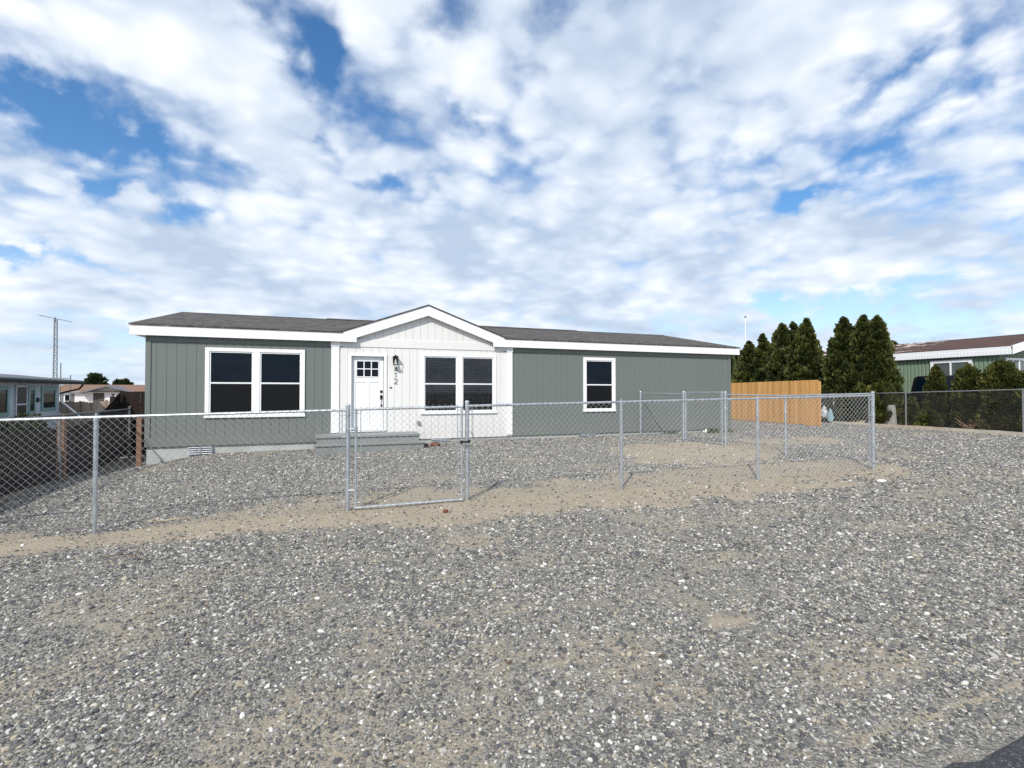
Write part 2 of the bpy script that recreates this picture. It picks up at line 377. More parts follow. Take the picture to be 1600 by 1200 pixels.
# ------------------------------------------------------------------ ground height
CP = [(-2.57, 7.31, -1.667), (.275, 7.07, -1.59), (1.89, 6.93, -1.543), (4.32, 6.72, -1.517), (6.87, 6.5, -1.49), (9.41, 6.29, -1.417),
      (-3.95, 13.8, -1.70), (-3.0, 13.8, -1.53), (-.35, 13.8, -1.46), (1, 12.9, -1.47), (4, 13.8, -1.37), (8, 13.8, -1.38), (13.4, 13.8, -1.375), (9.44, 8.2, -1.39), (9.47, 9.97, -1.345), (9.5, 11.6, -1.36),
      (21.2, 9.4, -1.35), (20.5, 16.3, -1.35), (20.7, 22, -1.35), (-4.9, 11, -1.68), (-4.7, 14.6, -1.70), (-5, 7, -1.72), (2, 1, -1.60), (-4, 1, -1.66), (8, 1, -1.50), (20, 1, -1.37), (3, -8, -1.62), (30, -10, -1.3), (-30, -10, -2.0),
      (-14, 30, -1.95), (-20, 10, -1.95), (4, 28, -1.5), (28, 14, -1.2), (28, 30, -1.2), (-25, 70, -2.5), (50, 30, -1.1), (50, 80, -1.3), (0, 80, -2.0), (-60, 30, -2.4), (-60, 90, -2.8)]
_P = np.array(CP); _n = len(_P)
_A = np.zeros((_n + 3, _n + 3))
_A[:_n, :_n] = np.sqrt(((_P[:, None, :2] - _P[None, :, :2]) ** 2).sum(-1) + .25)
_A[:_n, _n:] = np.c_[np.ones(_n), _P[:, :2]]; _A[_n:, :_n] = _A[:_n, _n:].T
_w = np.linalg.solve(_A, np.r_[_P[:, 2], 0, 0, 0])
def _lat(x, y, seed):
    h = np.sin(x * 127.1 + y * 311.7 + seed * 74.7) * 43758.5453; return h - np.floor(h)
def vnoise(x, y, s=0):
    xi, yi = np.floor(x), np.floor(y); fx, fy = x - xi, y - yi; fx = fx * fx * (3 - 2 * fx); fy = fy * fy * (3 - 2 * fy)
    a, b, c, d = _lat(xi, yi, s), _lat(xi + 1, yi, s), _lat(xi, yi + 1, s), _lat(xi + 1, yi + 1, s)
    return (a * (1 - fx) + b * fx) * (1 - fy) + (c * (1 - fx) + d * fx) * fy
def fbm(x, y, s=0, o=4):
    t = 0; a = .5; n = 0
    for i in range(o): t = t + a * vnoise(x * 2 ** i, y * 2 ** i, s + i * 3.1); n += a; a *= .5
    return t / n
def G(x, y):
    x = np.asarray(x, float); y = np.asarray(y, float); sh = x.shape; x1, y1 = x.ravel(), y.ravel()
    z = _w[_n] + _w[_n + 1] * x1 + _w[_n + 2] * y1
    for i in range(_n): z = z + _w[i] * np.sqrt((x1 - _P[i, 0]) ** 2 + (y1 - _P[i, 1]) ** 2 + .25)
    r = np.sqrt(x1 ** 2 + y1 ** 2); t = np.clip((r - 80) / 120, 0, 1); z = z * (1 - t) + -2.6 * t
    return (z + H + (fbm(x1 * 1.3, y1 * 1.3, 5) - .5) * .035 * (1 - t)).reshape(sh)
def g(x, y): return float(G(np.array([x]), np.array([y]))[0])
def FY(x): return 7.09 - .085 * x
def sand(x, y):
    """0 gravel .. 1 bare sandy soil"""
    n1 = fbm(x * .8, y * .8, 11); n2 = fbm(x * 2.3, y * 2.3, 23, 4)
    d = y - FY(x)
    front = np.interp(x, [-5, -2.6, .3, 2, 4.3, 7, 9.4, 10.2], [.80, .82, 1.0, .98, 1.05, .9, .6, .1])
    back = np.interp(x, [-5, -2.6, -1, .3, 2, 3, 4.3, 6, 9.4], [0, .2, .7, .9, 1.1, .85, 1.2, 1.45, 1.5])
    wob = (n1 - .5) * 1.1 + (n2 - .5) * .6
    s = np.minimum(d + front + wob * .8, back - d + wob * 1.1) / .35
    s = np.clip(.5 + s * .42 + (n2 - .5) * .5, 0, 1) * (x < 10.2)
    # sandy area inside the yard by the side fence
    e = 1 - (((x - 8.4) / 2.6) ** 2 + ((y - 9.6) / 1.9) ** 2); s = np.maximum(s, np.clip(.35 + e * 1.2 + wob * 1.2, 0, .95) * (e > -.6))
    e = 1 - (((x - 12.2) / 1.9) ** 2 + ((y - 10.4) / 1.0) ** 2); s = np.maximum(s, np.clip(.25 + e * 1.2 + wob * 1.3, 0, .9) * (e > -.5))
    # thin spots in the driveway gravel
    for (cx, cy, a, b, k) in ((2.62, 2.75, .24, .12, .72), (3.55, 3.75, .22, .14, .55), (1.9, 3.3, .16, .1, .45), (-.2, 4.05, .25, .16, .42), (1.0, 4.3, .2, .1, .6), (.3, 3.3, .3, .16, .45), (4.6, 4.6, .5, .2, .45), (1.4, 5.1, .45, .2, .55), (2.9, 2.0, .5, .22, .5), (4, 1.62, 2, .06, .55)):
        e = 1 - (((x - cx) / a) ** 2 + ((y - cy) / b) ** 2); s = np.maximum(s, np.clip(e * 1.2 + .3 + wob * .8, 0, k) * (e > -.8))
    s = np.maximum(s, np.clip((n1 - .57) * 3.2 + (n2 - .5) * 1.5, 0, .46))
    for off, kk in ((2.35, .36), (3.6, .34), (5.1, .32)):
        lane = np.exp(-((y - off + .04 * x + (n1 - .5) * .9) / .28) ** 2); s = np.maximum(s, kk * 1.25 * lane * (.4 + n2))
    s = np.maximum(s, np.clip((x - 19.9 + wob) * 1.2, 0, .85) * (x > 19) * (y > 3))
    s = np.maximum(s, np.clip((-4.4 - x + wob * .4) * 2.5, 0, .5) * (y > 3))
    return s

def ground_mat():
    q = MN('gravel_and_sandy_soil')
    at = q.N.new('ShaderNodeAttribute'); at.attribute_name = 'sand'; sd = at.outputs['Fac']
    pos = q.geo.outputs['Position']
    def vor(scale, vec=None):
        n = q.N.new('ShaderNodeTexVoronoi'); n.inputs['Scale'].default_value = scale; q.L.new(vec or pos, n.inputs['Vector']); return n
    flat = q.map((1, 1, 0))
    v = vor(58, flat); v2 = vor(105, flat)
    def lum(c):
        n = q.N.new('ShaderNodeSeparateColor'); q.L.new(c, n.inputs[0]); return n.outputs[0]
    stops = [(0, (.05, .052, .058)), (.30, (.12, .122, .126)), (.55, (.215, .212, .205)), (.78, (.35, .34, .315)), (.92, (.52, .50, .47)), (1, (.78, .77, .74))]
    c1 = q.ramp(lum(v.outputs['Color']), stops); c2 = q.ramp(lum(v2.outputs['Color']), stops)
    stone = q.mix(.45, c1, c2)
    stone = q.mix(q.ramp(v.outputs['Distance'], [(.35, (0, 0, 0)), (.62, (.6, .6, .6))]), stone, (.19, .172, .145))
    gn = q.noise(160, 3, .7, flat); fn = q.noise(2.2, 5, .65, flat)
    soil = q.ramp(gn, [(.3, (.290, .242, .172)), (.7, (.435, .370, .275))]); soil = q.mix(q.ramp(fn, [(.4, (0, 0, 0)), (.7, (.5, .5, .5))]), soil, (.25, .212, .148))
    # a few pebbles lie on the soil
    pm = q.ramp(lum(vor(21, flat).outputs['Color']), [(.86, (0, 0, 0)), (.88, (1, 1, 1))])
    pmd = q.ramp(vor(21, flat).outputs['Distance'], [(.22, (1, 1, 1)), (.3, (0, 0, 0))])
    soil = q.mix(q.math('MULTIPLY', pm, pmd), soil, c1)
    # broken edge between the two
    en = q.noise(9, 5, .7, flat); e2 = q.math('ADD', sd, q.math('MULTIPLY', q.math('SUBTRACT', en, .5), .9))
    k = q.ramp(e2, [(.30, (0, 0, 0)), (.62, (1, 1, 1))])
    soil_in_gravel = q.mix(.38, stone, (.30, .272, .21))
    c = q.mix(k, soil_in_gravel, soil)
    q.put(c, q.p.inputs['Base Color']); q.p.inputs['Roughness'].default_value = .93
    hgt = q.math('SUBTRACT', 1.0, v.outputs['Distance'])
    hgt = q.math('ADD', q.math('MULTIPLY', hgt, q.math('SUBTRACT', 1.15, k)), q.math('MULTIPLY', gn, .25))
    q.bump(hgt, .8, .02)
    return q.m
M['ground'] = ground_mat()
def build_ground():
    xs = np.unique(np.concatenate([np.linspace(-1500, -60, 14), np.linspace(-60, -9, 26), np.arange(-9, 25, .14), np.linspace(25, 70, 24), np.linspace(70, 1500, 14)]))
    ys = np.unique(np.concatenate([np.linspace(-1500, -20, 12), np.linspace(-20, .2, 14), np.arange(.2, 18, .14), np.linspace(18, 60, 40), np.linspace(60, 1500, 18)]))
    X, Y = np.meshgrid(xs, ys); Z = G(X, Y); Sd = sand(X, Y)
    V = np.stack([X.ravel(), Y.ravel(), Z.ravel()], 1); nx, ny = len(xs), len(ys)
    i = np.arange(nx - 1)[None] + nx * np.arange(ny - 1)[:, None]; i = i.ravel()
    F = np.stack([i, i + 1, i + nx + 1, i + nx], 1)
    o = add_np('ground', V, F, M['ground'], attr={'sand': ('POINT', Sd.ravel())}, smooth=True); tag(o, kind='structure'); return o
build_ground()
def build_road():
    q = MN('asphalt'); n = q.noise(240, 3, .8); n2 = q.noise(1.4, 5, .6)
    v = q.N.new('ShaderNodeTexVoronoi'); v.inputs['Scale'].default_value = 120; q.L.new(q.geo.outputs['Position'], v.inputs['Vector'])
    sc = q.N.new('ShaderNodeSeparateColor'); q.L.new(v.outputs['Color'], sc.inputs[0])
    c = q.ramp(sc.outputs[0], [(.0, (.022, .023, .026)), (.75, (.05, .052, .056)), (.93, (.10, .10, .10)), (1, (.28, .28, .27))])
    c = q.mix(q.math('MULTIPLY', n2, .4), c, (.075, .072, .068)); q.put(c, q.p.inputs['Base Color']); q.p.inputs['Roughness'].default_value = .85
    q.bump(n, .5, .006)
    xs = np.unique(np.concatenate([np.linspace(-200, -12, 30), np.arange(-12, 25, .12), np.linspace(25, 200, 30)])); k = 12
    V = []; F = []
    for j in range(k + 1):
        t = j / k
        for x in xs:
            ye = 1.37 + (float(fbm(np.array([x * 3.0]), np.array([.5]), 3)[0]) - .5) * .16 if j == k else 1.30 - (1 - j / (k - 1)) * 6.5
            V.append((x, ye, 0))
    V = np.array(V); V[:, 2] = G(V[:, 0], V[:, 1]) + .035
    e = np.arange(k * len(xs), (k + 1) * len(xs)); V[e, 2] -= .03
    nx = len(xs); i = (np.arange(nx - 1)[None] + nx * np.arange(k)[:, None]).ravel()
    o = add_np('road', V, np.stack([i, i + 1, i + nx + 1, i + nx], 1), q.m, smooth=True); tag(o, kind='structure')
build_road()

# ------------------------------------------------------------------ loose gravel stones
def stone_mat():
    q = MN('gravel_stones'); at = q.N.new('ShaderNodeAttribute'); at.attribute_type = 'INSTANCER'; at.attribute_name = 'tint'
    at2 = q.N.new('ShaderNodeAttribute'); at2.attribute_type = 'INSTANCER'; at2.attribute_name = 'warm'
    c = q.ramp(at.outputs['Fac'], [(0, (.035, .038, .044)), (.28, (.082, .085, .090)), (.50, (.162, .160, .153)), (.70, (.31, .298, .272)), (.85, (.52, .50, .45)), (1, (.84, .82, .77))])
    c = q.mix(at2.outputs['Fac'], c, (.40, .345, .235))
    n = q.noise(90, 4, .6); c = q.mix(q.math('MULTIPLY', n, .25), c, (.22, .20, .17))
    q.put(c, q.p.inputs['Base Color']); q.p.inputs['Roughness'].default_value = .75; return q.m
def scatter_stones():
    mat = stone_mat()
    pts = []
    cells = [(1.2, 2.9, 9000, .0062), (2.9, 4.6, 6500, .0070), (4.6, 7.0, 3600, .0085), (7.0, 10.5, 1500, .0115), (10.5, 16.5, 520, .0150), (16.5, 25, 230, .018)]
    for r0, r1, dens, size in cells:
        Z0, Z1 = r0, r1
        hw = 1.13
        n = int(dens * hw * (Z1 ** 2 - Z0 ** 2)); n = int(n * 1.0)
        Z = np.sqrt(rng.uniform(Z0 ** 2, Z1 ** 2, n)); U = rng.uniform(-hw, hw, n)
        x = Z * (U * CY + SY); y = Z * (-U * SY + CY)
        s = np.clip(sand(x, y) + rng.normal(0, .10, n), 0, 1); p = np.where(s > .75, .085, np.clip(1.02 - s * 1.25, .07, 1))
        p = p * np.clip(-.05 + fbm(x * 1.9, y * 1.9, 41) * 1.75, .12, 1)
        edge = np.clip((y - 1.33) / .25, 0.03, 1); p = p * edge
        keep = (rng.random(n) < p) & (y > 1.1) & ((y < 13.75) | (x > 13.6)) & (y < 22) & (x > -4.7) & (x < 20.7)
        keep &= ~((x > -.3) & (x < 2.4) & (y > 12.75))
        x, y = x[keep], y[keep]; k = len(x)
        sz = .92 * size * np.exp(rng.normal(0, .42, k)); sz = np.clip(sz, .003, .022)
        sc = np.stack([sz * rng.uniform(.85, 1.35, k), sz * rng.uniform(.7, 1.05, k), sz * rng.uniform(.42, .75, k)], 1)
        rot = np.stack([rng.normal(0, .3, k), rng.normal(0, .3, k), rng.uniform(0, 6.28, k)], 1)
        tint = np.clip(rng.beta(1.5, 1.75, k), 0, 1); tint = np.where(rng.random(k) < .035, rng.uniform(.86, .98, k), tint)
        warm = np.where(rng.random(k) < .16, rng.uniform(.3, .9, k), 0)
        pts.append(np.c_[x, y, G(x, y) + sc[:, 2] * .25, sc, rot, tint, warm])
    A = np.concatenate(pts); print('stones', len(A))
    me = bpy.data.meshes.new('loose_gravel'); me.vertices.add(len(A)); me.vertices.foreach_set('co', A[:, :3].astype(np.float32).ravel())
    for nm, cols in (('scl', slice(3, 6)), ('rot', slice(6, 9))):
        a = me.attributes.new(nm, 'FLOAT_VECTOR', 'POINT'); a.data.foreach_set('vector', A[:, cols].astype(np.float32).ravel())
    for nm, cI in (('tint', 9), ('warm', 10)):
        a = me.attributes.new(nm, 'FLOAT', 'POINT'); a.data.foreach_set('value', A[:, cI].astype(np.float32))
    me.update()
    o = bpy.data.objects.new('loose_gravel', me); C.objects.link(o)
    tag(o, 'loose grey, white and tan gravel stones spread over the driveway and yard', 'gravel', kind='stuff')
    ng = bpy.data.node_groups.new('gravel_scatter', 'GeometryNodeTree')
    ng.interface.new_socket('Geometry', in_out='INPUT', socket_type='NodeSocketGeometry')
    ng.interface.new_socket('Geometry', in_out='OUTPUT', socket_type='NodeSocketGeometry')
    N, L = ng.nodes, ng.links
    gi, go = N.new('NodeGroupInput'), N.new('NodeGroupOutput')
    ico = N.new('GeometryNodeMeshIcoSphere'); ico.inputs['Radius'].default_value = 1; ico.inputs['Subdivisions'].default_value = 2
    nz = N.new('ShaderNodeTexNoise'); nz.inputs['Scale'].default_value = 1.3; nz.inputs['Detail'].default_value = 1
    posn = N.new('GeometryNodeInputPosition'); L.new(posn.outputs[0], nz.inputs['Vector'])
    sub = N.new('ShaderNodeVectorMath'); sub.operation = 'SUBTRACT'; L.new(nz.outputs['Color'], sub.inputs[0]); sub.inputs[1].default_value = (.5, .5, .5)
    mul = N.new('ShaderNodeVectorMath'); mul.operation = 'SCALE'; L.new(sub.outputs[0], mul.inputs[0]); mul.inputs['Scale'].default_value = 1.1
    sp = N.new('GeometryNodeSetPosition'); L.new(ico.outputs[0], sp.inputs['Geometry']); L.new(mul.outputs[0], sp.inputs['Offset'])
    sm = N.new('GeometryNodeSetMaterial'); sm.inputs['Material'].default_value = mat; L.new(sp.outputs[0], sm.inputs[0])
    ip = N.new('GeometryNodeInstanceOnPoints'); L.new(gi.outputs[0], ip.inputs['Points']); L.new(sm.outputs[0], ip.inputs['Instance'])
    def na(nm, t='FLOAT_VECTOR'):
        a = N.new('GeometryNodeInputNamedAttribute'); a.data_type = t; a.inputs['Name'].default_value = nm; return a.outputs[0]
    L.new(na('scl'), ip.inputs['Scale'])
    e2r = N.new('FunctionNodeEulerToRotation'); L.new(na('rot'), e2r.inputs[0]); L.new(e2r.outputs[0], ip.inputs['Rotation'])
    L.new(ip.outputs[0], go.inputs[0])
    md = o.modifiers.new('scatter', 'NODES'); md.node_group = ng
    me.materials.append(mat)
scatter_stones()

# ------------------------------------------------------------------ the house
WY = 13.90                     # front wall plane
X0, X1 = -3.95, 13.43
ZB, ZT = zc(-1.275), zc(1.335)
EY = 13.75                     # fascia front face
FB, FT = zc(1.325), zc(1.555)
RX0, RX1 = -4.235, 13.72
RY, RZ = 18.05, zc(2.45)
BY = 2 * RY - WY
house = thing('manufactured_house', (X0, WY, g(X0, WY)), 'single-storey grey-green house with white trim, cream gabled entry and shingle roof in the yard', 'house')
def siding(name, mat, x0, x1, z0, z1, openings, y=WY, gable=None, gp=.006):
    b = MB(); p = .2032; th = .012
    n = int(math.ceil((x1 - x0) / p)); 
    for i in range(n):
        a = x0 + i * p + (gp if i else 0); c = min(x0 + (i + 1) * p, x1)
        if c - a < .012: continue
        # split board sideways at opening edges
        cuts = sorted({a, c} | {t for o in openings for t in (o[0], o[1]) if a < t < c})
        for q0, q1 in zip(cuts[:-1], cuts[1:]):
            m_ = (q0 + q1) / 2; segs = [(z0, z1)]
            for o in openings:
                if o[0] < m_ < o[1]:
                    ns = []
                    for s0, s1 in segs:
                        if o[2] > s0: ns.append((s0, min(o[2], s1)))
                        if o[3] < s1: ns.append((max(o[3], s0), s1))
                    segs = ns
            for s0, s1 in segs:
                if gable:
                    b.prism([(q0, s0), (q1, s0), (q1, gable(q1)), (q0, gable(q0))], 'y', y, y + th)
                else: b.box(q0, y, s0, q1, y + th, s1)
    # backing behind the grooves
    cuts = sorted({x0, x1} | {t for o in openings for t in (o[0], o[1])})
    for q0, q1 in zip(cuts[:-1], cuts[1:]):
        m_ = (q0 + q1) / 2; segs = [(z0, z1)]
        for o in openings:
            if o[0] < m_ < o[1]:
                segs = [t for s0, s1 in segs for t in ((s0, min(o[2], s1)), (max(o[3], s0), s1)) if t[1] - t[0] > .001]
        for s0, s1 in segs:
            if not gable: b.box(q0, y + .012, s0, q1, y + .05, s1)
    if gable:
        mid = (x0 + x1) / 2
        b.prism([(x0, z0), (x1, z0), (x1, gable(x1)), (mid, gable(mid)), (x0, gable(x0))], 'y', y + .012, y + .05)
    return b.build(name, mat, house)
WXA, WXB = .115, 5.17          # cream entry section
win1 = (-2.66, -.61, zc(-.53), zc(1.00)); win2 = (2.55, 4.58, zc(-.52), zc(1.01)); win3 = (7.64, 8.62, zc(-.52), zc(1.01)); dr = (.62, 1.46, zc(-1.03), zc(.97))
siding('siding', M['gray'], X0, WXA, ZB, ZT + .03, [win1])['label'] = 'grey-green grooved siding left of the entry'
siding('siding', M['gray'], WXB, X1, ZB, ZT + .03, [win3], gp=.0032)['label'] = 'grey-green grooved siding right of the entry'
siding('siding', M['cream'], WXA, WXB, zc(-1.295), zc(1.20), [win2, dr], y=WY - .012)['label'] = 'cream grooved siding of the entry'
GX, GH = 2.64, 2.32
def gz(x): return zc(2.40) - .30 - abs(x - GX) * .362 + .10
siding('gable_siding', M['cream'], WXA + .3, WXB - .3, zc(1.20), 0, [], y=WY - .012, gable=lambda x: max(zc(1.21), min(gz(x), gz(x))))
b = MB()                       # side and back walls
b.box(X0, WY + .05, ZB, X0 + .05, BY, ZT + .03); b.box(X1 - .05, WY + .05, ZB, X1, BY, ZT + .03); b.box(X0 + .05, BY - .05, ZB, X1 - .05, BY, ZT + .03)
for xa, xb in ((X0, X0 + .05), (X1 - .05, X1)):
    b.prism([(WY + .05, ZT + .03), (BY, ZT + .03), (RY, RZ - .12)], 'x', xa, xb)
b.box(X0 + .05, WY + .6, ZB, X1 - .05, WY + .64, ZT - .0)
b.build('wall', M['gray'], house)
b = MB(); b.box(X0 + .05, WY + .05, ZB, X1 - .05, WY + .6, ZB + .02); b.build('room_floor', M['dark'], house)
b = MB()                       # grey trims: corner boards, frieze, belly band
t = .02
b.box(X0 - .012, WY - t, zc(-1.08), X0 + .095, WY - .001, zc(1.20)); b.box(X1 - .09, WY - t, zc(-1.08), X1 + .012, WY - .001, zc(1.20))
b.box(X0 - .012, WY - t, zc(1.20), WXA - .0, WY - .001, ZT + .02); b.box(WXB + .0, WY - t, zc(1.20), X1 + .012, WY - .001, ZT + .02)
b.box(X0 - .012, WY - t, ZB - .01, WXA, WY - .001, zc(-1.08)); b.box(WXB, WY - t, ZB - .01, X1 + .012, WY - .001, zc(-1.08))
b.build_each('trim_board', M['gray'], house, bevel=.002)
b = MB(); b.box(WXA + .21, WY - .030, zc(1.215), WXB - .18, WY - .013, zc(1.43)); b.build('frieze_board', M['cream'], house, bevel=.002)
for xa in (WXA - .0, WXB - .175):   # white pilasters
    b = MB(); w = .20 if xa < 1 else .175
    b.box(xa, WY - .045, zc(-1.06) if xa < 1 else zc(-1.25), xa + w, WY - .012, zc(1.26)); b.box(xa - .012, WY - .058, zc(1.20), xa + w + .012, WY - .01, FB)
    b.build('pilaster', M['white'], house, bevel=.003)
# skirting, following the slope of the ground
b = MB(); xs = np.linspace(X0 + .02, X1 - .02, 40)
vs = []
for x in xs: vs += [(x, WY + .03, ZB - .008), (x, WY + .03, g(x, WY) - .25)]
b.add(vs, [(2 * i, 2 * i + 1, 2 * i + 3, 2 * i + 2) for i in range(len(xs) - 1)])
b.box(X0 + .02, WY + .04, ZB - .7, X0 + .06, BY - .02, ZB - .008); b.box(X1 - .06, WY + .04, ZB - .5, X1 - .02, BY - .02, ZB - .008)
b.build('skirting', M['skirt'], house)
# roof
th = .035
b = MB()
sl = (RZ - FT) / (RY - EY + .02); ym_ = WY + .12
for xa, xb, ya in ((RX0 - .015, .40, EY - .02), (.40, 4.88, ym_), (4.88, RX1 + .015, EY - .02)):
    za = FT + (ya - EY + .02) * sl
    b.prism([(ya, za), (ya, za + th), (RY, RZ + th), (RY, RZ)], 'x', xa, xb)
b.prism([(2 * RY - EY + .02, FT), (2 * RY - EY + .02, FT + th), (RY, RZ + th), (RY, RZ)], 'x', RX0 - .015, RX1 + .015)
roof = b.build('roof', M['shingle'], house)
b = MB(); b.prism([(RY - .16, RZ + th - .02), (RY, RZ + th + .035), (RY + .16, RZ + th - .02)], 'x', 0.0, 9.5); b.build('ridge_vent', M['shingle'], roof)
b = MB(); b.prism([(RY - .13, RZ + th - .022), (RY, RZ + th + .012), (RY + .13, RZ + th - .022)], 'x', RX0, -.002); b.prism([(RY - .13, RZ + th - .022), (RY, RZ + th + .012), (RY + .13, RZ + th - .022)], 'x', 9.502, RX1); b.build_each('ridge_cap', M['shingle'], roof)
# fascia and soffit
GA, GB = .74, 4.53
b = MB(); b.box(RX0, EY, FB, GA, EY + .028, FT - .002); b.box(GB, EY, FB, RX1, EY + .028, FT - .002)
b.build_each('fascia', M['white'], house, bevel=.003)
b = MB(); b.box(RX0 + .002, EY + .029, FB + .03, WXA + .3, WY + .03, FB + .045); b.box(WXB - .3, EY + .029, FB + .03, RX1 - .002, WY + .03, FB + .045)
b.box(RX0 + .002, WY + .03, FB + .03, X0 - .001, BY, FB + .045); b.box(X1 + .001, WY + .03, FB + .03, RX1 - .002, BY, FB + .045)
b.build_each('soffit', M['white'], house)
b = MB()
for xa, xb in ((RX0 - .002, RX0 + .026), (RX1 - .026, RX1 + .002)):
    b.prism([(EY + .029, FB), (EY + .029, FT - .003), (RY, RZ - .003), (RY, RZ - .23)], 'x', xa, xb)
    b.prism([(2 * RY - EY, FB), (2 * RY - EY, FT - .003), (RY + .001, RZ - .003), (RY + .001, RZ - .23)], 'x', xa, xb)
b.build_each('rake_board', M['white'], house)
# entry gable
pk = zc(2.40)
def rake(sg):
    x_in = GA if sg < 0 else GB
    xo = GX + sg * GH
    top_in = lambda x: pk - abs(x - GX) * .362
    bb = MB()
    bb.prism([(xo, FT - .012), (GX, pk), (GX, pk - .275), (x_in, zc(1.45)), (x_in, FT - .014)] if False else
             [(xo, FT), (GX, pk), (GX, pk - .275), (x_in, pk - .275 - abs(x_in - GX) * .352), (x_in, FB - .0), (x_in + sg * .001, FB)], 'y', EY - .022, EY - .001)
    return bb
b = MB()
for sg in (-1, 1):
    x_in = GA if sg < 0 else GB; xo = GX + sg * GH
    b.prism([(xo, FT - .002), (GX, pk), (GX, pk - .275), (x_in, zc(1.445)), (x_in, FT - .002)], 'y', EY - .003, EY + .028) if False else None
    # the rake board proper
    low = zc(1.445)
    b.add([(xo, EY - .003, FT), (GX, EY - .003, pk), (GX, EY - .003, pk - .275), (x_in, EY - .003, low), (x_in, EY - .003, FB + .001), (xo, EY - .003, FB + .001),
           (xo, EY + .026, FT), (GX, EY + .026, pk), (GX, EY + .026, pk - .275), (x_in, EY + .026, low), (x_in, EY + .026, FB + .001), (xo, EY + .026, FB + .001)],
          [(0, 1, 2, 3), (0, 3, 4, 5), (6, 7, 8, 9), (6, 9, 10, 11), (0, 1, 7, 6), (1, 2, 8, 7), (2, 3, 9, 8), (3, 4, 10, 9), (4, 5, 11, 10), (5, 0, 6, 11)])
b.build('gable_rake_board', M['white'], house)
b = MB()
for sg in (-1, 1):
    xo = GX + sg * (GH + .03)
    zo = pk - (GH + .03) * .362
    b.add([(xo, EY - .025, zo + .004), (GX, EY - .025, pk + .004), (GX, EY - .025, pk + .035), (xo, EY - .025, zo + .035),
           (xo, RY, zo + .004), (GX, RY, pk + .004), (GX, RY, pk + .035), (xo, RY, zo + .035)],
          [(0, 1, 2, 3), (4, 5, 6, 7), (0, 1, 5, 4), (2, 3, 7, 6), (0, 3, 7, 4)])
b.build('gable_roof', M['shingle'], house)
b = MB()
for sg in (-1, 1):
    xo = GX + sg * (GH - .5)
    b.prism([(xo, pk - .30 + .06 - (GH - .5) * .362), (GX, pk - .24), (GX, pk - .225), (xo, pk - .285 + .06 - (GH - .5) * .362)], 'y', EY + .027, WY)
b.build_each('gable_soffit', M['white'], house)

def window(x0, x1, z0, z1, units, y, blinds, label):
    """x0.. z1 is the outer edge of the white trim"""
    w = MB(); tr = .088; f = y - .03
    xs = [x0 + tr + (x1 - x0 - 2 * tr) * i / units for i in range(units + 1)]
    w.box(x0, f, z1 - tr, x1, y - .001, z1); w.box(x0 - .015, f - .014, z0, x1 + .015, y - .001, z0 + tr * .8); w.box(x0, f, z0 + tr * .8, x0 + tr, y - .001, z1 - tr); w.box(x1 - tr, f, z0 + tr * .8, x1, y - .001, z1 - tr)
    for xm in xs[1:-1]: w.box(xm - .075, f, z0 + tr * .8, xm + .075, y - .001, z1 - tr)
    wo = w.build('window', M['white'], house, bevel=.003); wo['label'] = label
    for i in range(units):
        a = xs[i] + (.075 if i else 0); c = xs[i + 1] - (.075 if i < units - 1 else 0)
        lo, hi = z0 + tr * .8, z1 - tr; mid = lo + (hi - lo) * .50
        s = MB(); fr = .032; d0, d1 = y - .012, y + .035
        for (za, zb, dd) in ((mid - .02, hi, 0.0), (lo, mid + .02, -.004)):
            s.box(a, d0 + dd, za, a + fr, d1, zb); s.box(c - fr, d0 + dd, za, c, d1, zb); s.box(a + fr, d0 + dd, zb - fr, c - fr, d1, zb) ; s.box(a + fr, d0 + dd, za, c - fr, d1, za + fr)
        s.build('sash', M['white'], wo, bevel=.002)
        for k, (za, zb, dd) in enumerate(((mid - .02 + fr, hi - fr, .012), (lo + fr, mid + .02 - fr, .006))):
            p = MB(); p.box(a + fr, y + dd, za, c - fr, y + dd + .006, zb)
            mt = M['clear'] if blinds else (M['pane'] if k == 0 else M['screen'])
            p.build('pane', mt, wo)
        if blinds:
            bl = MB(); n = 21
            for k in range(n):
                zz = lo + fr + .01 + (hi - lo - 2 * fr - .04) * (k + .5) / n
                sag = .003 * math.sin(k * 2.1)
                bl.add([(a + fr + .004, y + .05 + .0, zz - .008 + sag), (c - fr - .004, y + .05, zz - .008), (c - fr - .004, y + .052, zz + .006), (a + fr + .004, y + .052, zz + .006 + sag)], [(0, 1, 2, 3)]) if False else bl.box(a + fr + .004, y + .026, zz - .008 + sag, c - fr - .004, y + .029, zz + .007 + sag)
            bl.box(a + fr, y + .022, hi - fr - .03, c - fr, y + .06, hi - fr)
            for t_ in (.12, .88): bl.box(a + fr + (c - a - 2 * fr) * t_ - .006, y + .0235, lo + fr, a + fr + (c - a - 2 * fr) * t_ + .006, y + .025, hi - fr)
            bl.build('blind', M['blind'], wo)
            dk = MB(); dk.box(a, y + .055, lo, c, y + .065, hi); dk.build('dark_room_sheet', M['dark'], wo)  # near-black sheet behind the blinds; the unlit room's shade is its colour
    return wo
window(-2.75, -.52, zc(-.62), zc(1.09), 2, WY - .0, False, 'double window with dark glass left of the door')
window(2.46, 4.67, zc(-.61), zc(1.10), 2, WY - .012, True, 'double window with horizontal blinds right of the door')
window(7.55, 8.71, zc(-.61), zc(1.10), 1, WY - .0, False, 'single white-trimmed window on the right wing')

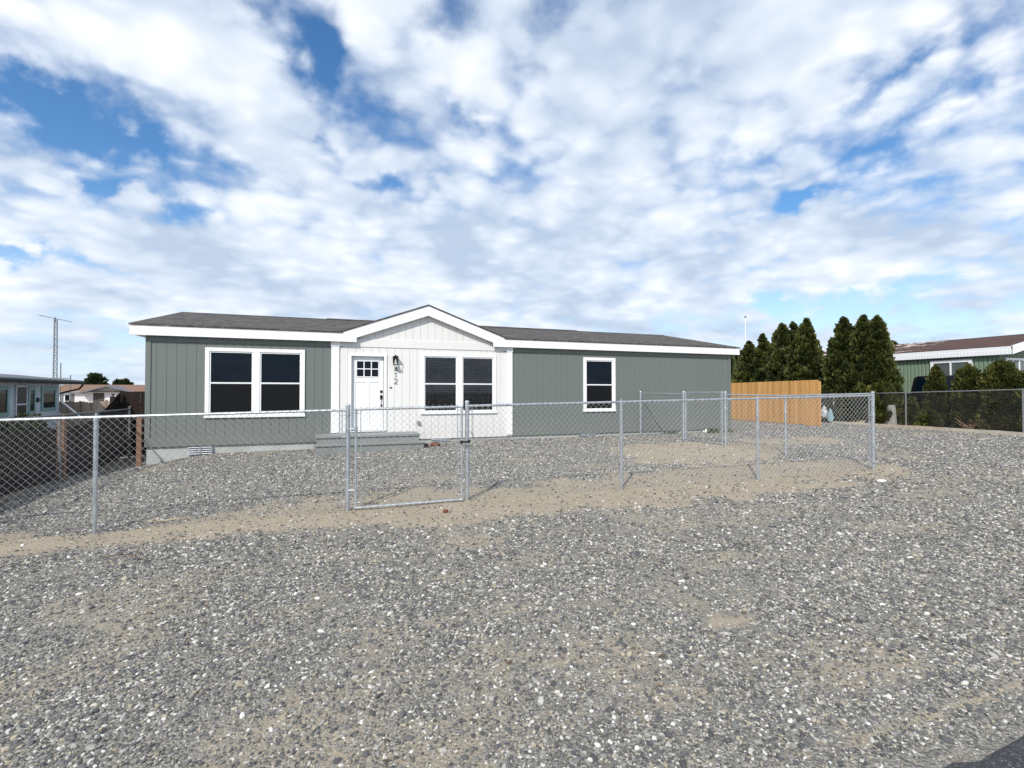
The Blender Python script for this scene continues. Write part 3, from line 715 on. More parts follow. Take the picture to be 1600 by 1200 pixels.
# entry door
YD = WY - .012
b = MB(); fz0 = zc(-1.03)
b.box(.545, YD - .03, fz0, .62, YD + .10, zc(1.03)); b.box(1.46, YD - .03, fz0, 1.535, YD + .10, zc(1.03)); b.box(.62, YD - .03, zc(.965), 1.46, YD + .10, zc(1.03)); b.box(.60, YD - .045, fz0 - .02, 1.48, YD + .10, fz0)
b.build('door_frame', M['white'], house, bevel=.003)
b = MB(); y0 = YD + .065; y1 = YD + .105; dx0, dx1, dz0, dz1 = .625, 1.455, fz0 + .005, zc(.96)
b.box(dx0, y0 + .012, dz0, dx1, y1, dz1)
lx0, lx1, lz0, lz1 = .755, 1.325, zc(.42), zc(.84)
# raised stiles and rails around recessed panels
for (a, c, e, f_) in ((dx0, .735, dz0, dz1), (1.345, dx1, dz0, dz1), (.735, 1.345, .86 * 0 + lz1 + .02, dz1), (.735, 1.345, zc(.27), lz0 - .02), (.735, 1.345, dz0, dz0 + .16), (.985, 1.095, dz0 + .16, zc(.27))):
    b.box(a, y0, e, c, y0 + .012, f_)
door = b.build('door', M['white'], house, bevel=.004)
b = MB(); n3 = 3
b.box(lx0 - .02, y0 - .010, lz0 - .02, lx1 + .02, y0, lz0 + .008); b.box(lx0 - .02, y0 - .010, lz1 - .008, lx1 + .02, y0, lz1 + .02); b.box(lx0 - .02, y0 - .010, lz0 + .008, lx0 + .008, y0, lz1 - .008); b.box(lx1 - .008, y0 - .010, lz0 + .008, lx1 + .02, y0, lz1 - .008)
for i in (1, 2):
    xm = lx0 + (lx1 - lx0) * i / 3; b.box(xm - .013, y0 - .009, lz0 + .008, xm + .013, y0 + .002, lz1 - .008)
zm = (lz0 + lz1) / 2
for i in range(3):
    xa = lx0 + (lx1 - lx0) * i / 3 + .013; xb = lx0 + (lx1 - lx0) * (i + 1) / 3 - .013; b.box(xa, y0 - .009, zm - .013, xb, y0 + .002, zm + .013)
b.build('door_window_frame', M['white'], door)
b = MB(); b.box(lx0 + .004, y0 - .0035, lz0 + .004, lx1 - .004, y0 - .0012, lz1 - .004); b.build('door_window_pane', M['pane'], door)
b = MB(); b.box(1.365, y0 - .022, zc(-.01), 1.43, y0 - .0, zc(.055)); b.tube((1.397, y0 - .04, zc(.022)), (1.397, y0 - .02, zc(.022)), .014, 10); b.build('deadbolt', M['black'], door, bevel=.004)
b = MB(); b.box(1.365, y0 - .016, zc(-.19), 1.43, y0, zc(-.075)); b.path([(1.397, y0 - .02, zc(-.11)), (1.397, y0 - .065, zc(-.14)), (1.397, y0 - .07, zc(-.25)), (1.397, y0 - .055, zc(-.33)), (1.397, y0 - .015, zc(-.36))], .010, 8)
b.box(1.378, y0 - .014, zc(-.385), 1.417, y0, zc(-.33)); b.box(1.372, y0 - .05, zc(-.10), 1.422, y0 - .016, zc(-.085)); b.build('handle', M['black'], door, bevel=.003)
# doorbell, lantern, digits, outlet
b = MB(); b.ball((1.645, YD - .008, zc(.125)), .03, (1.1, .45, .75), 14, 9); b.build('doorbell', M['black'], house, smooth=True)
lx, lz = 1.755, zc(.735)
b = MB(); b.box(lx - .055, YD - .02, lz + .10, lx + .055, YD, lz + .25)
b.tube((lx, YD - .02, lz + .20), (lx, YD - .12, lz + .215), .012, 8); yc = YD - .12
b.box(lx - .072, yc - .072, lz + .225, lx + .072, yc + .072, lz + .24); b.add([(lx - .07, yc - .07, lz + .24), (lx + .07, yc - .07, lz + .24), (lx + .07, yc + .07, lz + .24), (lx - .07, yc + .07, lz + .24), (lx, yc, lz + .275)], [(0, 1, 4), (1, 2, 4), (2, 3, 4), (3, 0, 4)])
b.ball((lx, yc, lz + .28), .012)
for sx in (-1, 1):
    for sy in (-1, 1): b.tube((lx + sx * .064, yc + sy * .064, lz + .226), (lx + sx * .054, yc + sy * .054, lz + .02), .008, 6)
b.box(lx - .062, yc - .062, lz, lx + .062, yc + .062, lz + .02); b.tube((lx, yc, lz + .17), (lx, yc, lz + .226), .018, 8)
lan = b.build('wall_lantern', M['black'], house)
b = MB(); b.ball((lx, yc, lz + .10), .026, (1, 1, 1.3)); b.tube((lx, yc, lz + .12), (lx, yc, lz + .17), .014, 10); b.tube((lx, yc, lz + .021), (lx, yc, lz + .05), .03, 10, .02); b.build('light_bulb', M['bulb'], lan, smooth=True)
def strokes(name, pts, x, z):
    bb = MB(); s = .135
    for st in pts: bb.path([(x + (p[0] - .3) * s, YD - .012, z + p[1] * s) for p in st], .007, 6)
    return bb.build(name, M['num'], house)
M['num'] = plain('dark_grey_digit_metal', (0.06, 0.06, 0.06), .5, .1)
nx = 1.775
strokes('house_number', [[(.5, 0), (.5, 1), (.02, .3), (.68, .3)]], nx, zc(.565))
strokes('house_number', [[(.12, .8), (.33, 1), (.33, 0)]], nx, zc(.405))
arc = [(.32 + .28 * math.cos(a), .72 + .27 * math.sin(a)) for a in np.linspace(R(165), R(-35), 9)]
strokes('house_number', [arc + [(.02, 0), (.64, 0)]], nx, zc(.235))
b = MB(); b.tube((2.40, YD - .0, zc(-.84)), (2.40, YD - .03, zc(-.84)), .06, 16); b.tube((2.40, YD - .03, zc(-.84)), (2.40, YD - .07, zc(-.85)), .045, 14)
b.build('dryer_vent', plain('grey_plastic', (.35, .35, .34), .5), house, smooth=False)
b = MB(); b.tube((3.92, YD, zc(-1.17)), (3.92, YD - .07, zc(-1.18)), .012, 8); b.ball((3.92, YD - .04, zc(-1.15)), .028, (1, .4, 1)); b.tube((3.92, YD - .06, zc(-1.18)), (3.92, YD - .075, zc(-1.25)), .011, 8); b.build('hose_tap', M['galv'], house)
# metal foundation vents
def fvent(xa, xb, zt, zb):
    bb = MB(); n = 4 if zt - zb > .12 else 2
    h = (zt - zb) / n
    for i in range(n):
        z0 = zb + i * h; bb.prism([(WY + .028, z0 + h * .95), (WY - .04, z0 + h * .75), (WY - .045, z0 + h * .35), (WY + .028, z0 + h * .15)], 'x', xa, xb)
    bb.box(xa + (xb - xa) * .47, WY - .052, zb, xa + (xb - xa) * .53, WY + .02, zt); bb.build('foundation_vent', M['galv'], house)
xa, _ = on_y(295, WY); xb, _ = on_y(333, WY); fvent(xa, xb, zc(-1.30), zc(-1.50))
xa, _ = on_y(674, WY); xb, _ = on_y(704, WY); fvent(xa, xb, zc(-1.30), zc(-1.39))
xa, _ = on_y(905, WY); xb, _ = on_y(930, WY); fvent(xa, xb, zc(-1.29), zc(-1.38))

# front steps
st = thing('wooden_steps', (1.0, 13.3, g(1, 13.3)), 'grey painted two-tier wooden steps in front of the white entry door', 'steps')
b = MB(); b.box(-.25, 13.02, zc(-1.125), 2.30, WY - .03, zc(-1.075)); b.box(-.28, 12.74, zc(-1.30), 2.37, 13.10, zc(-1.258)); b.build_each('tread', M['steps'], st, bevel=.004)
b = MB(); b.box(-.22, 13.05, zc(-1.26), 2.27, 13.08, zc(-1.126)); b.box(-.25, 12.77, zc(-1.62), 2.34, 12.80, zc(-1.302)); b.build_each('riser', M['steps'], st)
b = MB()
for x in (-.22, 2.24): b.box(x, 13.08, zc(-1.6), x + .03, WY - .03, zc(-1.126)); b.box(x, 12.80, zc(-1.6), x + .03, 13.08, zc(-1.302))
b.build_each('stringer', M['steps'], st)

# ------------------------------------------------------------------ chain-link fences
PW = .088
def mesh_panel(b, p0, p1, bot0, bot1, top0, top1, r, rows=None, over=0.0):
    """diamond wire fabric between two points; wires run as straight diagonals"""
    L_ = math.hypot(p1[0] - p0[0], p1[1] - p0[1]); n = max(1, round(L_ / PW)); w = L_ / n
    h = (top0 - bot0 + top1 - bot1) / 2 + over; rows = rows or max(1, round(h / PW)); 
    nx_, ny_ = (p1[1] - p0[1]) / L_, -(p1[0] - p0[0]) / L_
    def P(s, t, off):
        k = s / L_; zb = bot0 + (bot1 - bot0) * k; zt = top0 + (top1 - top0) * k + over
        bul = .006 * math.sin(s * 2.3 + t * 1.7 * rows)
        return (p0[0] + (p1[0] - p0[0]) * k + nx_ * (off + bul), p0[1] + (p1[1] - p0[1]) * k + ny_ * (off + bul), zb + (zt - zb) * t)
    for k in range(-rows, n + 1):
        for sg in (1, -1):
            # family sg: s = k*w + sg * (t*rows) * w/1 ; each row climbs one half diamond
            a0, a1 = 0.0, 1.0
            s0 = k * w if sg > 0 else (k + rows) * w
            s1 = s0 + sg * rows * w
            if sg > 0:
                if s0 < 0: a0 = -s0 / (s1 - s0)
                if s1 > L_: a1 = (L_ - s0) / (s1 - s0)
            else:
                if s0 > L_: a0 = (s0 - L_) / (s0 - s1)
                if s1 < 0: a1 = s0 / (s0 - s1)
            if a1 - a0 < .01: continue
            pts = [P(s0 + (s1 - s0) * a, a, .0022 * sg) for a in (a0, (a0 + a1) / 2, a1)]
            for u, v in zip(pts[:-1], pts[1:]): b.tube(u, v, r, 3, cap=False)
def vpost(b, x, y, zb, zt, r, cap=True, n=12):
    b.tube((x, y, zb), (x, y, zt), r, n)
    if cap: b.ball((x, y, zt), r * 1.12, (1, 1, .8), 10, 6)
def tension_bar(b, x, y, zb, zt, dx, dy, post):
    b.tube((x, y, zb), (x, y, zt), .0055, 6)
    for k in range(5):
        z = zb + .08 + (zt - zb - .16) * k / 4
        b.tube((x, y, z), (post[0], post[1], z), .007, 6); b.tube((post[0], post[1], z - .011), (post[0], post[1], z + .011), post[2] + .004, 12)
# rail height and post base along the front line
def front_rail(x): return zc(float(np.interp(x, [-5.2, -2.57, .275, 1.89, 4.32, 6.87, 9.41], [-.36, -.297, -.238, -.196, -.150, -.105, -.062])))
MAT2 = {'new': ('galv', 'wire'), 'old': ('galv_old', 'wire_old')}
def fence_run(th_, pts, age='new', post_r=.024, end_r=.031, rail_r=.0185, wire_r=.0018, ends=(True, True), rail_z=None, bars=(True, True), cap=True):
    """pts: list of (x, y, ground z, rail z)"""
    gm, wm = M[MAT2[age][0]], M[MAT2[age][1]]
    for i, (x, y, zb, zr) in enumerate(pts):
        endp = (i == 0 and ends[0]) or (i == len(pts) - 1 and ends[1])
        if (i == 0 and not ends[0]) or (i == len(pts) - 1 and not ends[1]): continue
        b = MB()
        if endp: vpost(b, x, y, zb - .25, zr + .055, end_r)
        else: vpost(b, x, y, zb - .25, zr - .015, post_r, False); b.tube((x, y, zr - .04), (x, y, zr - .012), post_r + .005, 12); b.tube((x, y, zr - .02), (x, y, zr + .028), .012, 8, .016); b.tube((x - .0, y, zr), (x + .0, y, zr + .055), .013, 8, .004)
        b.build('post', gm, th_, smooth=False)
    rb = MB(); mb = MB()
    for (a, c) in zip(pts[:-1], pts[1:]):
        rb.tube((a[0], a[1], a[3]), (c[0], c[1], c[3]), rail_r, 10)
        # fabric tied on the camera side of rail and posts
        L_ = math.hypot(c[0] - a[0], c[1] - a[1]); nx_, ny_ = (c[1] - a[1]) / L_, -(c[0] - a[0]) / L_
        o = (rail_r + .006)
        mesh_panel(mb, (a[0] + nx_ * o, a[1] + ny_ * o), (c[0] + nx_ * o, c[1] + ny_ * o), a[2] + .02, c[2] + .02, a[3], c[3], wire_r, over=.02)
        # ties
        for k in range(1, int(L_ / .6)):
            t_ = k * .6 / L_; x = a[0] + (c[0] - a[0]) * t_; y = a[1] + (c[1] - a[1]) * t_; z = a[3] + (c[3] - a[3]) * t_
            rb.tube((x - .004, y, z), (x + .004, y, z), rail_r + .004, 10)
    # sleeve joints
    for (a, c) in list(zip(pts[:-1], pts[1:]))[::2]:
        t_ = .42; x, y, z = [a[j] + (c[j] - a[j]) * t_ for j in (0, 1)] + [a[3] + (c[3] - a[3]) * t_]
        d = Vector((c[0] - a[0], c[1] - a[1], c[3] - a[3])).normalized() * .06
        rb.tube(Vector((x, y, z)) - d, Vector((x, y, z)) + d, rail_r + .0035, 10)
    rb.build('top_rail', gm, th_); mb.build('chain_link_mesh', wm, th_)
    for k, (e, nb) in enumerate(((0, 1), (-1, -2))):
        if bars[k]:
            a, c = pts[e], pts[nb]; L_ = math.hypot(c[0] - a[0], c[1] - a[1]); dx, dy = (c[0] - a[0]) / L_, (c[1] - a[1]) / L_
            b = MB(); tension_bar(b, a[0] + dx * .075, a[1] + dy * .075, a[2] + .04, a[3] + .01, dx, dy, (a[0], a[1], end_r)); b.build('tension_bar', gm, th_)
def fp(x): return (x, FY(x), g(x, FY(x)), front_rail(x))
f1 = thing('chain_link_fence', (-1, FY(-1), g(-1, FY(-1))), 'chain-link fence run crossing the front from the left photo edge to the gate', 'fence')
fence_run(f1, [fp(-4.95), fp(-2.57), fp(.275)], ends=(True, True))
f2 = thing('chain_link_fence', (5, FY(5), g(5, FY(5))), 'longest chain-link fence, from front gate to corner post and back to the side gate', 'fence')
corner = (9.41, FY(9.41), g(9.41, FY(9.41)), front_rail(9.41))
s1 = (9.44, 8.18, g(9.44, 8.18), zc(-.075)); s2 = (9.47, 9.97, g(9.47, 9.97), zc(-.055))
fence_run(f2, [fp(1.89), fp(4.32), fp(6.87), corner], ends=(True, True))
fence_run(f2, [(corner[0], corner[1], corner[2], corner[3] + .035), s1, s2], ends=(False, True))
f3 = thing('chain_link_fence', (9.55, 12.5, g(9.55, 12.5)), 'short chain-link fence panel between the side gate and the grey house wall', 'fence')
fence_run(f3, [(9.53, 11.62, g(9.53, 11.62), zc(-.045)), (9.60, 13.80, g(9.6, 13.8), zc(-.035))])
def gate(name, label, a, c, zb0, zb1, zt0, zt1, group, latch=True):
    """a, c: the two stiles"""
    t_ = thing(name, (a[0], a[1], zb0), label, 'gate', group)
    b = MB(); r = .0175
    A0, A1, C0, C1 = (a[0], a[1], zb0), (a[0], a[1], zt0), (c[0], c[1], zb1), (c[0], c[1], zt1)
    for p, q in ((A0, A1), (A1, C1), (C1, C0), (C0, A0)): b.tube(p, q, r, 10)
    for p in (A0, A1, C0, C1): b.ball(p, r * 1.35)
    b.build('gate_frame', M['galv'], t_)
    b = MB(); L_ = math.hypot(c[0] - a[0], c[1] - a[1]); dx, dy = (c[0] - a[0]) / L_, (c[1] - a[1]) / L_; ox, oy = dy * .022, -dx * .022
    mesh_panel(b, (a[0] + dx * .06 + ox, a[1] + dy * .06 + oy), (c[0] - dx * .06 + ox, c[1] - dy * .06 + oy), zb0 - .015, zb1 - .015, zt0, zt1, .0018, over=.035); b.build('chain_link_mesh', M['wire'], t_)
    for (p, s, z0, z1) in ((a, 1, zb0, zt0), (c, -1, zb1, zt1)):
        b = MB(); tension_bar(b, p[0] + s * dx * .06, p[1] + s * dy * .06, z0 - .01, z1 + .03, dx, dy, (p[0], p[1], r)); b.build('tension_bar', M['galv'], t_)
    for k in (.18, .80):
        b = MB(); z = zb0 + (zt0 - zb0) * k; b.tube((a[0], a[1], z - .03), (a[0], a[1], z + .03), r + .006, 10); b.tube((a[0] - dx * .10, a[1] - dy * .10, z), (a[0], a[1], z), .012, 8); b.tube((a[0] - dx * .055, a[1] - dy * .055, z - .035), (a[0] - dx * .055, a[1] - dy * .055, z + .03), .008, 8)
        b.build('hinge', M['galv'], t_)
    if latch:
        b = MB(); z = zb1 + (zt1 - zb1) * .62; b.box(c[0] - .01, c[1] - .045, z - .012, c[0] + .115, c[1] - .022, z + .012, math.atan2(dy, dx)); b.tube((c[0] - .015, c[1] - .03, z - .02), (c[0] - .015, c[1] - .03, z + .02), .02, 8)
        b.tube((c[0] + .085, c[1] - .02, z + .004), (c[0] + .115, c[1] - .01, z + .008), .02, 8); b.build('latch_strap', M['rubber'], t_)
    return t_
ga, gc = (.378, FY(.378) - .02), (1.80, FY(1.80) - .06)
gate('chain_link_gate', 'closed chain-link gate in the front fence, in line with the entry door', ga, gc, g(*ga) + .035, g(*gc) + .03, front_rail(.378) + .005, front_rail(1.8) - .005, 'chain-link gates')
ga, gc = (9.525, 11.53), (9.475, 10.08)
gate('chain_link_gate', 'chain-link gate of the side fence beside the right wing of the grey house', ga, gc, g(*ga) + .04, g(*gc) + .03, zc(-.005), zc(-.0), 'chain-link gates', False)
f4 = thing('chain_link_fence', (-4.5, 11, g(-4.5, 11)), 'duller chain-link fence along the left property line in front of the dark wood fence', 'fence')
fence_run(f4, [(-4.5, y, g(-4.5, y), zc(-.41)) for y in (7.5, 9.35, 11.3, 12.9, 14.7)], age='old', ends=(True, True), rail_r=.016, post_r=.021, end_r=.024, wire_r=.0018)
f5 = thing('chain_link_fence', (21.6, 12, g(21.6, 12)), 'dark weathered chain-link fence in front of the low round shrubs on the right', 'fence')
pp = [(21.6, yy) for yy in (5.2, 9.0)]
f5p = [(21.6, 5.2, g(21.6, 5.2), zc(.22))] + [(21.6, on_x(px, 21.6)[1], g(21.6, on_x(px, 21.6)[1]), zpx(21.6, on_x(px, 21.6)[1], py)) for px, py in ((1598, 608.5), (1415, 613.5), (1300, 616))] + [(21.6, 22.5, g(21.6, 22.5), zc(-.1))]
fence_run(f5, f5p, age='old', wire_r=.0036, rail_r=.022, post_r=.03)

# ------------------------------------------------------------------ wood fences
def board_fence(name, label, p0, p1, topf, mat, bw=.14, gap=.006, gap_bot=.03, thk=.018, rails=2, group=None, side=1, jitter=.006, dogear=False, posts=True, lift=0):
    th_ = thing(name, (p0[0], p0[1], g(*p0)), label, 'fence', group)
    L_ = math.hypot(p1[0] - p0[0], p1[1] - p0[1]); dx, dy = (p1[0] - p0[0]) / L_, (p1[1] - p0[1]) / L_; nx_, ny_ = dy, -dx
    n = int(L_ / (bw + gap)); b = MB()
    for i in range(n):
        s0 = i * (bw + gap); s1 = s0 + bw; off = random.uniform(-.003, .003)
        zt0, zt1 = topf(s0 / L_), topf(s1 / L_); j = random.uniform(-jitter, jitter)
        xm, ym = p0[0] + dx * (s0 + s1) / 2, p0[1] + dy * (s0 + s1) / 2; zb = g(xm, ym) + gap_bot + random.uniform(-.01, .01)
        ring = [(s0, zb), (s1, zb), (s1, zt1 + j), (s0, zt0 + j)]
        if dogear: ring = [(s0, zb), (s1, zb), (s1, zt1 + j - .03), (s1 - .03, zt1 + j), (s0 + .03, zt0 + j), (s0, zt0 + j - .03)]
        m_ = len(ring); vs = []
        for q in (off, off + thk): vs += [(p0[0] + dx * s + nx_ * side * (q + .03), p0[1] + dy * s + ny_ * side * (q + .03), z) for s, z in ring]
        b.add(vs, [tuple(range(m_)), tuple(range(2 * m_ - 1, m_ - 1, -1))] + [(k, (k + 1) % m_, (k + 1) % m_ + m_, k + m_) for k in range(m_)])
    b.build('board_panel', mat, th_)
    seg = 10
    for k in range(rails):
        b = MB(); fz = .25 + .55 * k / max(1, rails - 1)
        for i in range(seg):
            a, c = i / seg, (i + 1) / seg
            za = [g(p0[0] + dx * L_ * t_, p0[1] + dy * L_ * t_) for t_ in (a, c)]; zz = [za[j] + (topf((a, c)[j]) - za[j]) * fz for j in (0, 1)]
            A = Vector((p0[0] + dx * L_ * a, p0[1] + dy * L_ * a, zz[0])); Bq = Vector((p0[0] + dx * L_ * c, p0[1] + dy * L_ * c, zz[1]))
            nn = Vector((nx_, ny_, 0)) * .028; up = Vector((0, 0, .045))
            b.add([A - nn - up, A + nn - up, A + nn + up, A - nn + up, Bq - nn - up, Bq + nn - up, Bq + nn + up, Bq - nn + up], [(0, 1, 2, 3), (4, 5, 6, 7), (0, 1, 5, 4), (1, 2, 6, 5), (2, 3, 7, 6), (3, 0, 4, 7)])
        b.build('rail', mat, th_)
    if posts:
        m_ = max(1, int(L_ / 2.4))
        for i in range(m_ + 1):
            t_ = .015 + .97 * i / m_; x, y = p0[0] + dx * L_ * t_ - nx_ * side * .075, p0[1] + dy * L_ * t_ - ny_ * side * .075
            q = MB(); q.box(x - .045, y - .045, g(x, y) - .2, x + .045, y + .045, topf(t_) - .06); q.build('post', mat, th_)
    return th_
pa = (18.45, 14.40); pb = (19.25, 20.6)
board_fence('cedar_fence', 'new orange cedar board fence between the grey house and the tall evergreens', pa, pb, lambda t: zc(.50 - .04 * t), M['cedar'], side=-1, gap=.011, gap_bot=.02, jitter=.003)
def dtop(t):
    y = 5.0 + 10.4 * t
    return zc(float(np.interp(y, [5, 8, 10.5, 13.2, 13.8, 14.4, 14.9, 15.4], [-.72, -.70, -.68, -.70, -.60, -.42, -.20, .02])))
board_fence('dark_wood_fence', 'low dark brown wood fence on the left property line, stepping up beside the house', (-4.95, 5.0), (-4.95, 15.4), dtop, M['darkwood'], side=1, gap_bot=-.03)
board_fence('dark_wood_fence', 'tall dark brown plank fence joining the left corner of the house', (-4.93, 15.46), (-3.97, 15.46), lambda t: zc(.02), M['darkwood'], side=1, posts=False)
xw0, yw = on_y(60, 36.0)
board_fence('weathered_picket_fence', 'weathered brown and pale picket fence in front of the far white house', (xw0, 36.0), (-5.2, 36.0), lambda t: zc(-.52 + .03 * math.sin(t * 23)), M['oldwood'], bw=.15, gap=.006, side=1, jitter=.05, dogear=True)
def wpost(label, px, x, py_t, w=.10):
    y = on_x(px, x)[1]; gz_ = g(x, y); zt = zpx(x, y, py_t)
    b = MB(); b.box(x - w / 2, y - w / 2, gz_ - .1, x + w / 2, y + w / 2, zt)
    o = b.build('wooden_post', M['postwood'], None, bevel=.006, loc=(x, y, gz_)); tag(o, label, 'post', 'short wooden posts on the left property line')
wpost('short reddish wooden post beside the left corner of the house', 219, -4.08, 648, .10)
wpost('short brown wooden post against the dark wood fence at the left', 98, -4.64, 649, .11)

# ------------------------------------------------------------------ vegetation
def leaf_mat(name, a, b_, c):
    q = MN(name); at = q.N.new('ShaderNodeAttribute'); at.attribute_name = 'leaf'
    n = q.noise(1.8, 4, .6); f = q.math('ADD', q.math('MULTIPLY', at.outputs['Fac'], .6), q.math('MULTIPLY', n, .4))
    col = q.ramp(f, [(.2, a), (.5, b_), (.82, c)]); q.put(col, q.p.inputs['Base Color']); q.p.inputs['Roughness'].default_value = .6
    q.p.inputs['Specular IOR Level'].default_value = .25
    return q.m
M['cypress'] = leaf_mat('evergreen_sprays', (.018, .028, .009), (.060, .076, .019), (.150, .155, .040))
M['shrub'] = leaf_mat('shrub_sprays', (.026, .038, .011), (.070, .084, .020), (.160, .150, .038))
M['farleaf'] = leaf_mat('far_foliage', (.020, .034, .014), (.040, .058, .020), (.07, .08, .03))
M['bark'] = plain('bark', (.07, .05, .035), .9, .3, 8, bump=.4)
def crown_mesh(profile, x, y, zb, zt, rad, n_clump, n_leaf, leaf, seed, lean=(0, 0), clump_r=.17, core=.60):
    r = np.random.default_rng(seed); Hh = zt - zb
    t = r.beta(1.0, 1.15, n_clump); t[:max(6, n_clump // 25)] = r.uniform(.88, 1.02, max(6, n_clump // 25))
    az = r.uniform(0, 2 * np.pi, n_clump)
    lump = 1 + .20 * np.sin(az * 3 + seed) * np.sin(t * 9 + seed) + .10 * np.sin(az * 5 + t * 17)
    pr = profile(t) * rad * lump * r.uniform(.80, 1.04, n_clump)
    cx = x + lean[0] * t * Hh + pr * np.cos(az); cy = y + lean[1] * t * Hh + pr * np.sin(az); cz = zb + t * Hh
    cr = clump_r * r.uniform(.6, 1.3, n_clump) * np.clip(profile(t) * 1.3 + .35, .3, 1)
    N = n_clump * n_leaf; ci = np.repeat(np.arange(n_clump), n_leaf)
    d = r.normal(size=(N, 3)); d /= np.linalg.norm(d, axis=1)[:, None]; rr = r.uniform(.3, 1, N) ** .5
    P = np.stack([cx[ci], cy[ci], cz[ci]], 1) + d * (cr[ci] * rr)[:, None] * np.array([1, 1, 1.35])
    outw = np.stack([np.cos(az[ci]), np.sin(az[ci]), np.full(N, .35)], 1)
    ax = outw * .7 + d * .6 + np.array([0, 0, .75]); ax /= np.linalg.norm(ax, axis=1)[:, None]     # spray axis, upswept
    sd = np.cross(ax, r.normal(size=(N, 3))); sd /= np.linalg.norm(sd, axis=1)[:, None] + 1e-9
    ln = leaf * r.uniform(.5, 1.5, N) * (1 + .35 * (rr > .93)); wd = ln * r.uniform(.30, .5, N)
    a = P - ax * ln[:, None] * .5; b_ = P + sd * wd[:, None]; c = P + ax * ln[:, None] * .6; e = P - sd * wd[:, None]
    V = np.stack([a, b_, c, e], 1).reshape(-1, 3); F = np.arange(4 * N).reshape(-1, 4)
    lf = np.clip(.5 + (r.normal(0, .22, n_clump))[ci] + r.normal(0, .14, N), 0, 1)
    # inner core so that the crown is dense
    m_, k_ = 20, 14; tt = np.linspace(0, .97, m_); aa = np.linspace(0, 2 * np.pi, k_, endpoint=False)
    T, A_ = np.meshgrid(tt, aa, indexing='ij'); q = profile(T) * rad * core * (1 + .1 * np.sin(A_ * 3 + T * 9))
    cv = np.stack([x + lean[0] * T * Hh + q * np.cos(A_), y + lean[1] * T * Hh + q * np.sin(A_), zb + T * Hh], -1).reshape(-1, 3)
    i = np.arange((m_ - 1) * k_); j = (i // k_) * k_ + (i % k_ + 1) % k_
    cf = np.stack([i, j, j + k_, i + k_], 1) + len(V)
    return np.concatenate([V, cv]), np.concatenate([F, cf]), np.concatenate([lf, np.full(len(cf), .3)])
conic = lambda t: np.clip((1 - t) ** .66 * (np.clip(t * 6 + .72, 0, 1)), 0.01, 1)
slim = lambda t: np.clip((1 - t) ** .76 * (np.clip(t * 5 + .7, 0, 1)), 0.01, 1)
rnd = lambda t: np.clip(np.sqrt(np.clip(1 - (np.clip(t, 0, 1) * 1.02) ** 2.6, 0, 1)) * np.clip(t * 4 + .8, 0, 1), .01, 1)
egg = lambda t: np.clip(np.sqrt(np.clip(1 - (2 * t - 1) ** 2, 0, 1)), .02, 1)
def plant(name, label, cat, px, X, py_top, rad, prof, nc, nl, leaf, mat, group=None, seed=1, lean=(0, 0), trunk=True, base=.12, cr=.17, core=.60, Y=None):
    if Y is None: x, y = on_x(px, X)
    else: x, y = on_y(px, Y)
    gz_ = g(x, y); zt = zpx(x, y, py_top)
    th_ = thing(name, (x, y, gz_), label, cat, group)
    V, F, lf = crown_mesh(prof, x, y, gz_ + base, zt, rad, nc, nl, leaf, seed, lean, cr, core)
    add_np('crown' if trunk else 'foliage', V, F, mat, th_, attr={'leaf': ('FACE', lf)})
    b = MB(); b.tube((x, y, gz_ - .1), (x + lean[0], y + lean[1], gz_ + (zt - gz_) * .75), .07 * rad + .02, 8, .01)
    for k in range(5):
        a = k * 1.9; b.tube((x, y, gz_ + .05 + .12 * k), (x + math.cos(a) * rad * .5, y + math.sin(a) * rad * .5, gz_ + .35 + .2 * k), .018, 6, .008)
    b.build('trunk' if trunk else 'stem', M['bark'], th_)
    return th_
grp = 'tall evergreens in a row on the right property line'
plant('evergreen_tree', 'short evergreen nearest the grey house, behind the cedar fence', 'tree', 1171, 21.9, 535, 1.02, conic, 230, 90, .10, M['cypress'], grp, 11)
plant('evergreen_tree', 'evergreen behind the cedar fence, second from the grey house', 'tree', 1192, 22.1, 523, 0.92, slim, 230, 90, .10, M['cypress'], grp, 12)
plant('evergreen_tree', 'tall evergreen with a blunt top, left of the cedar fence clump', 'tree', 1223, 22.0, 507, 1.10, conic, 300, 95, .10, M['cypress'], grp, 13)
plant('evergreen_tree', 'middle evergreen of the three joined ones behind the cedar fence', 'tree', 1241, 22.4, 505, 1.02, conic, 280, 90, .10, M['cypress'], grp, 14)
plant('evergreen_tree', 'evergreen rising above the right end of the cedar fence', 'tree', 1260, 21.9, 500, 1.25, slim, 330, 95, .10, M['cypress'], grp, 15)
plant('evergreen_tree', 'broad evergreen just right of the cedar fence end', 'tree', 1320, 21.95, 498, 1.31, slim, 380, 100, .095, M['cypress'], grp, 16)
plant('evergreen_tree', 'evergreen with the tallest pointed top, second right of the cedar fence end', 'tree', 1350, 22.1, 495, 1.18, slim, 360, 100, .095, M['cypress'], grp, 17)
plant('evergreen_tree', 'evergreen with a narrow spire nearest the green house', 'tree', 1371, 22.3, 497, 0.92, conic, 320, 100, .095, M['cypress'], grp, 18)
plant('evergreen_tree', 'olive evergreen column at the foot of the tallest trees, beside the pale utility box', 'tree', 1376, 21.95, 596, .48, rnd, 190, 90, .085, M['shrub'], grp, 19, cr=.14)
g2 = 'clipped round shrubs behind the right chain-link fence'
plant('round_shrub', 'narrow clipped shrub with a pointed top in front of the dark pickup cab', 'shrub', 1463, 22.3, 573, 0.34, slim_ := (lambda t: np.clip((1 - t ** 2.2) ** .9 * np.clip(t * 4 + .8, 0, 1), .01, 1)), 240, 90, .08, M['shrub'], g2, 21, trunk=False, cr=.13)
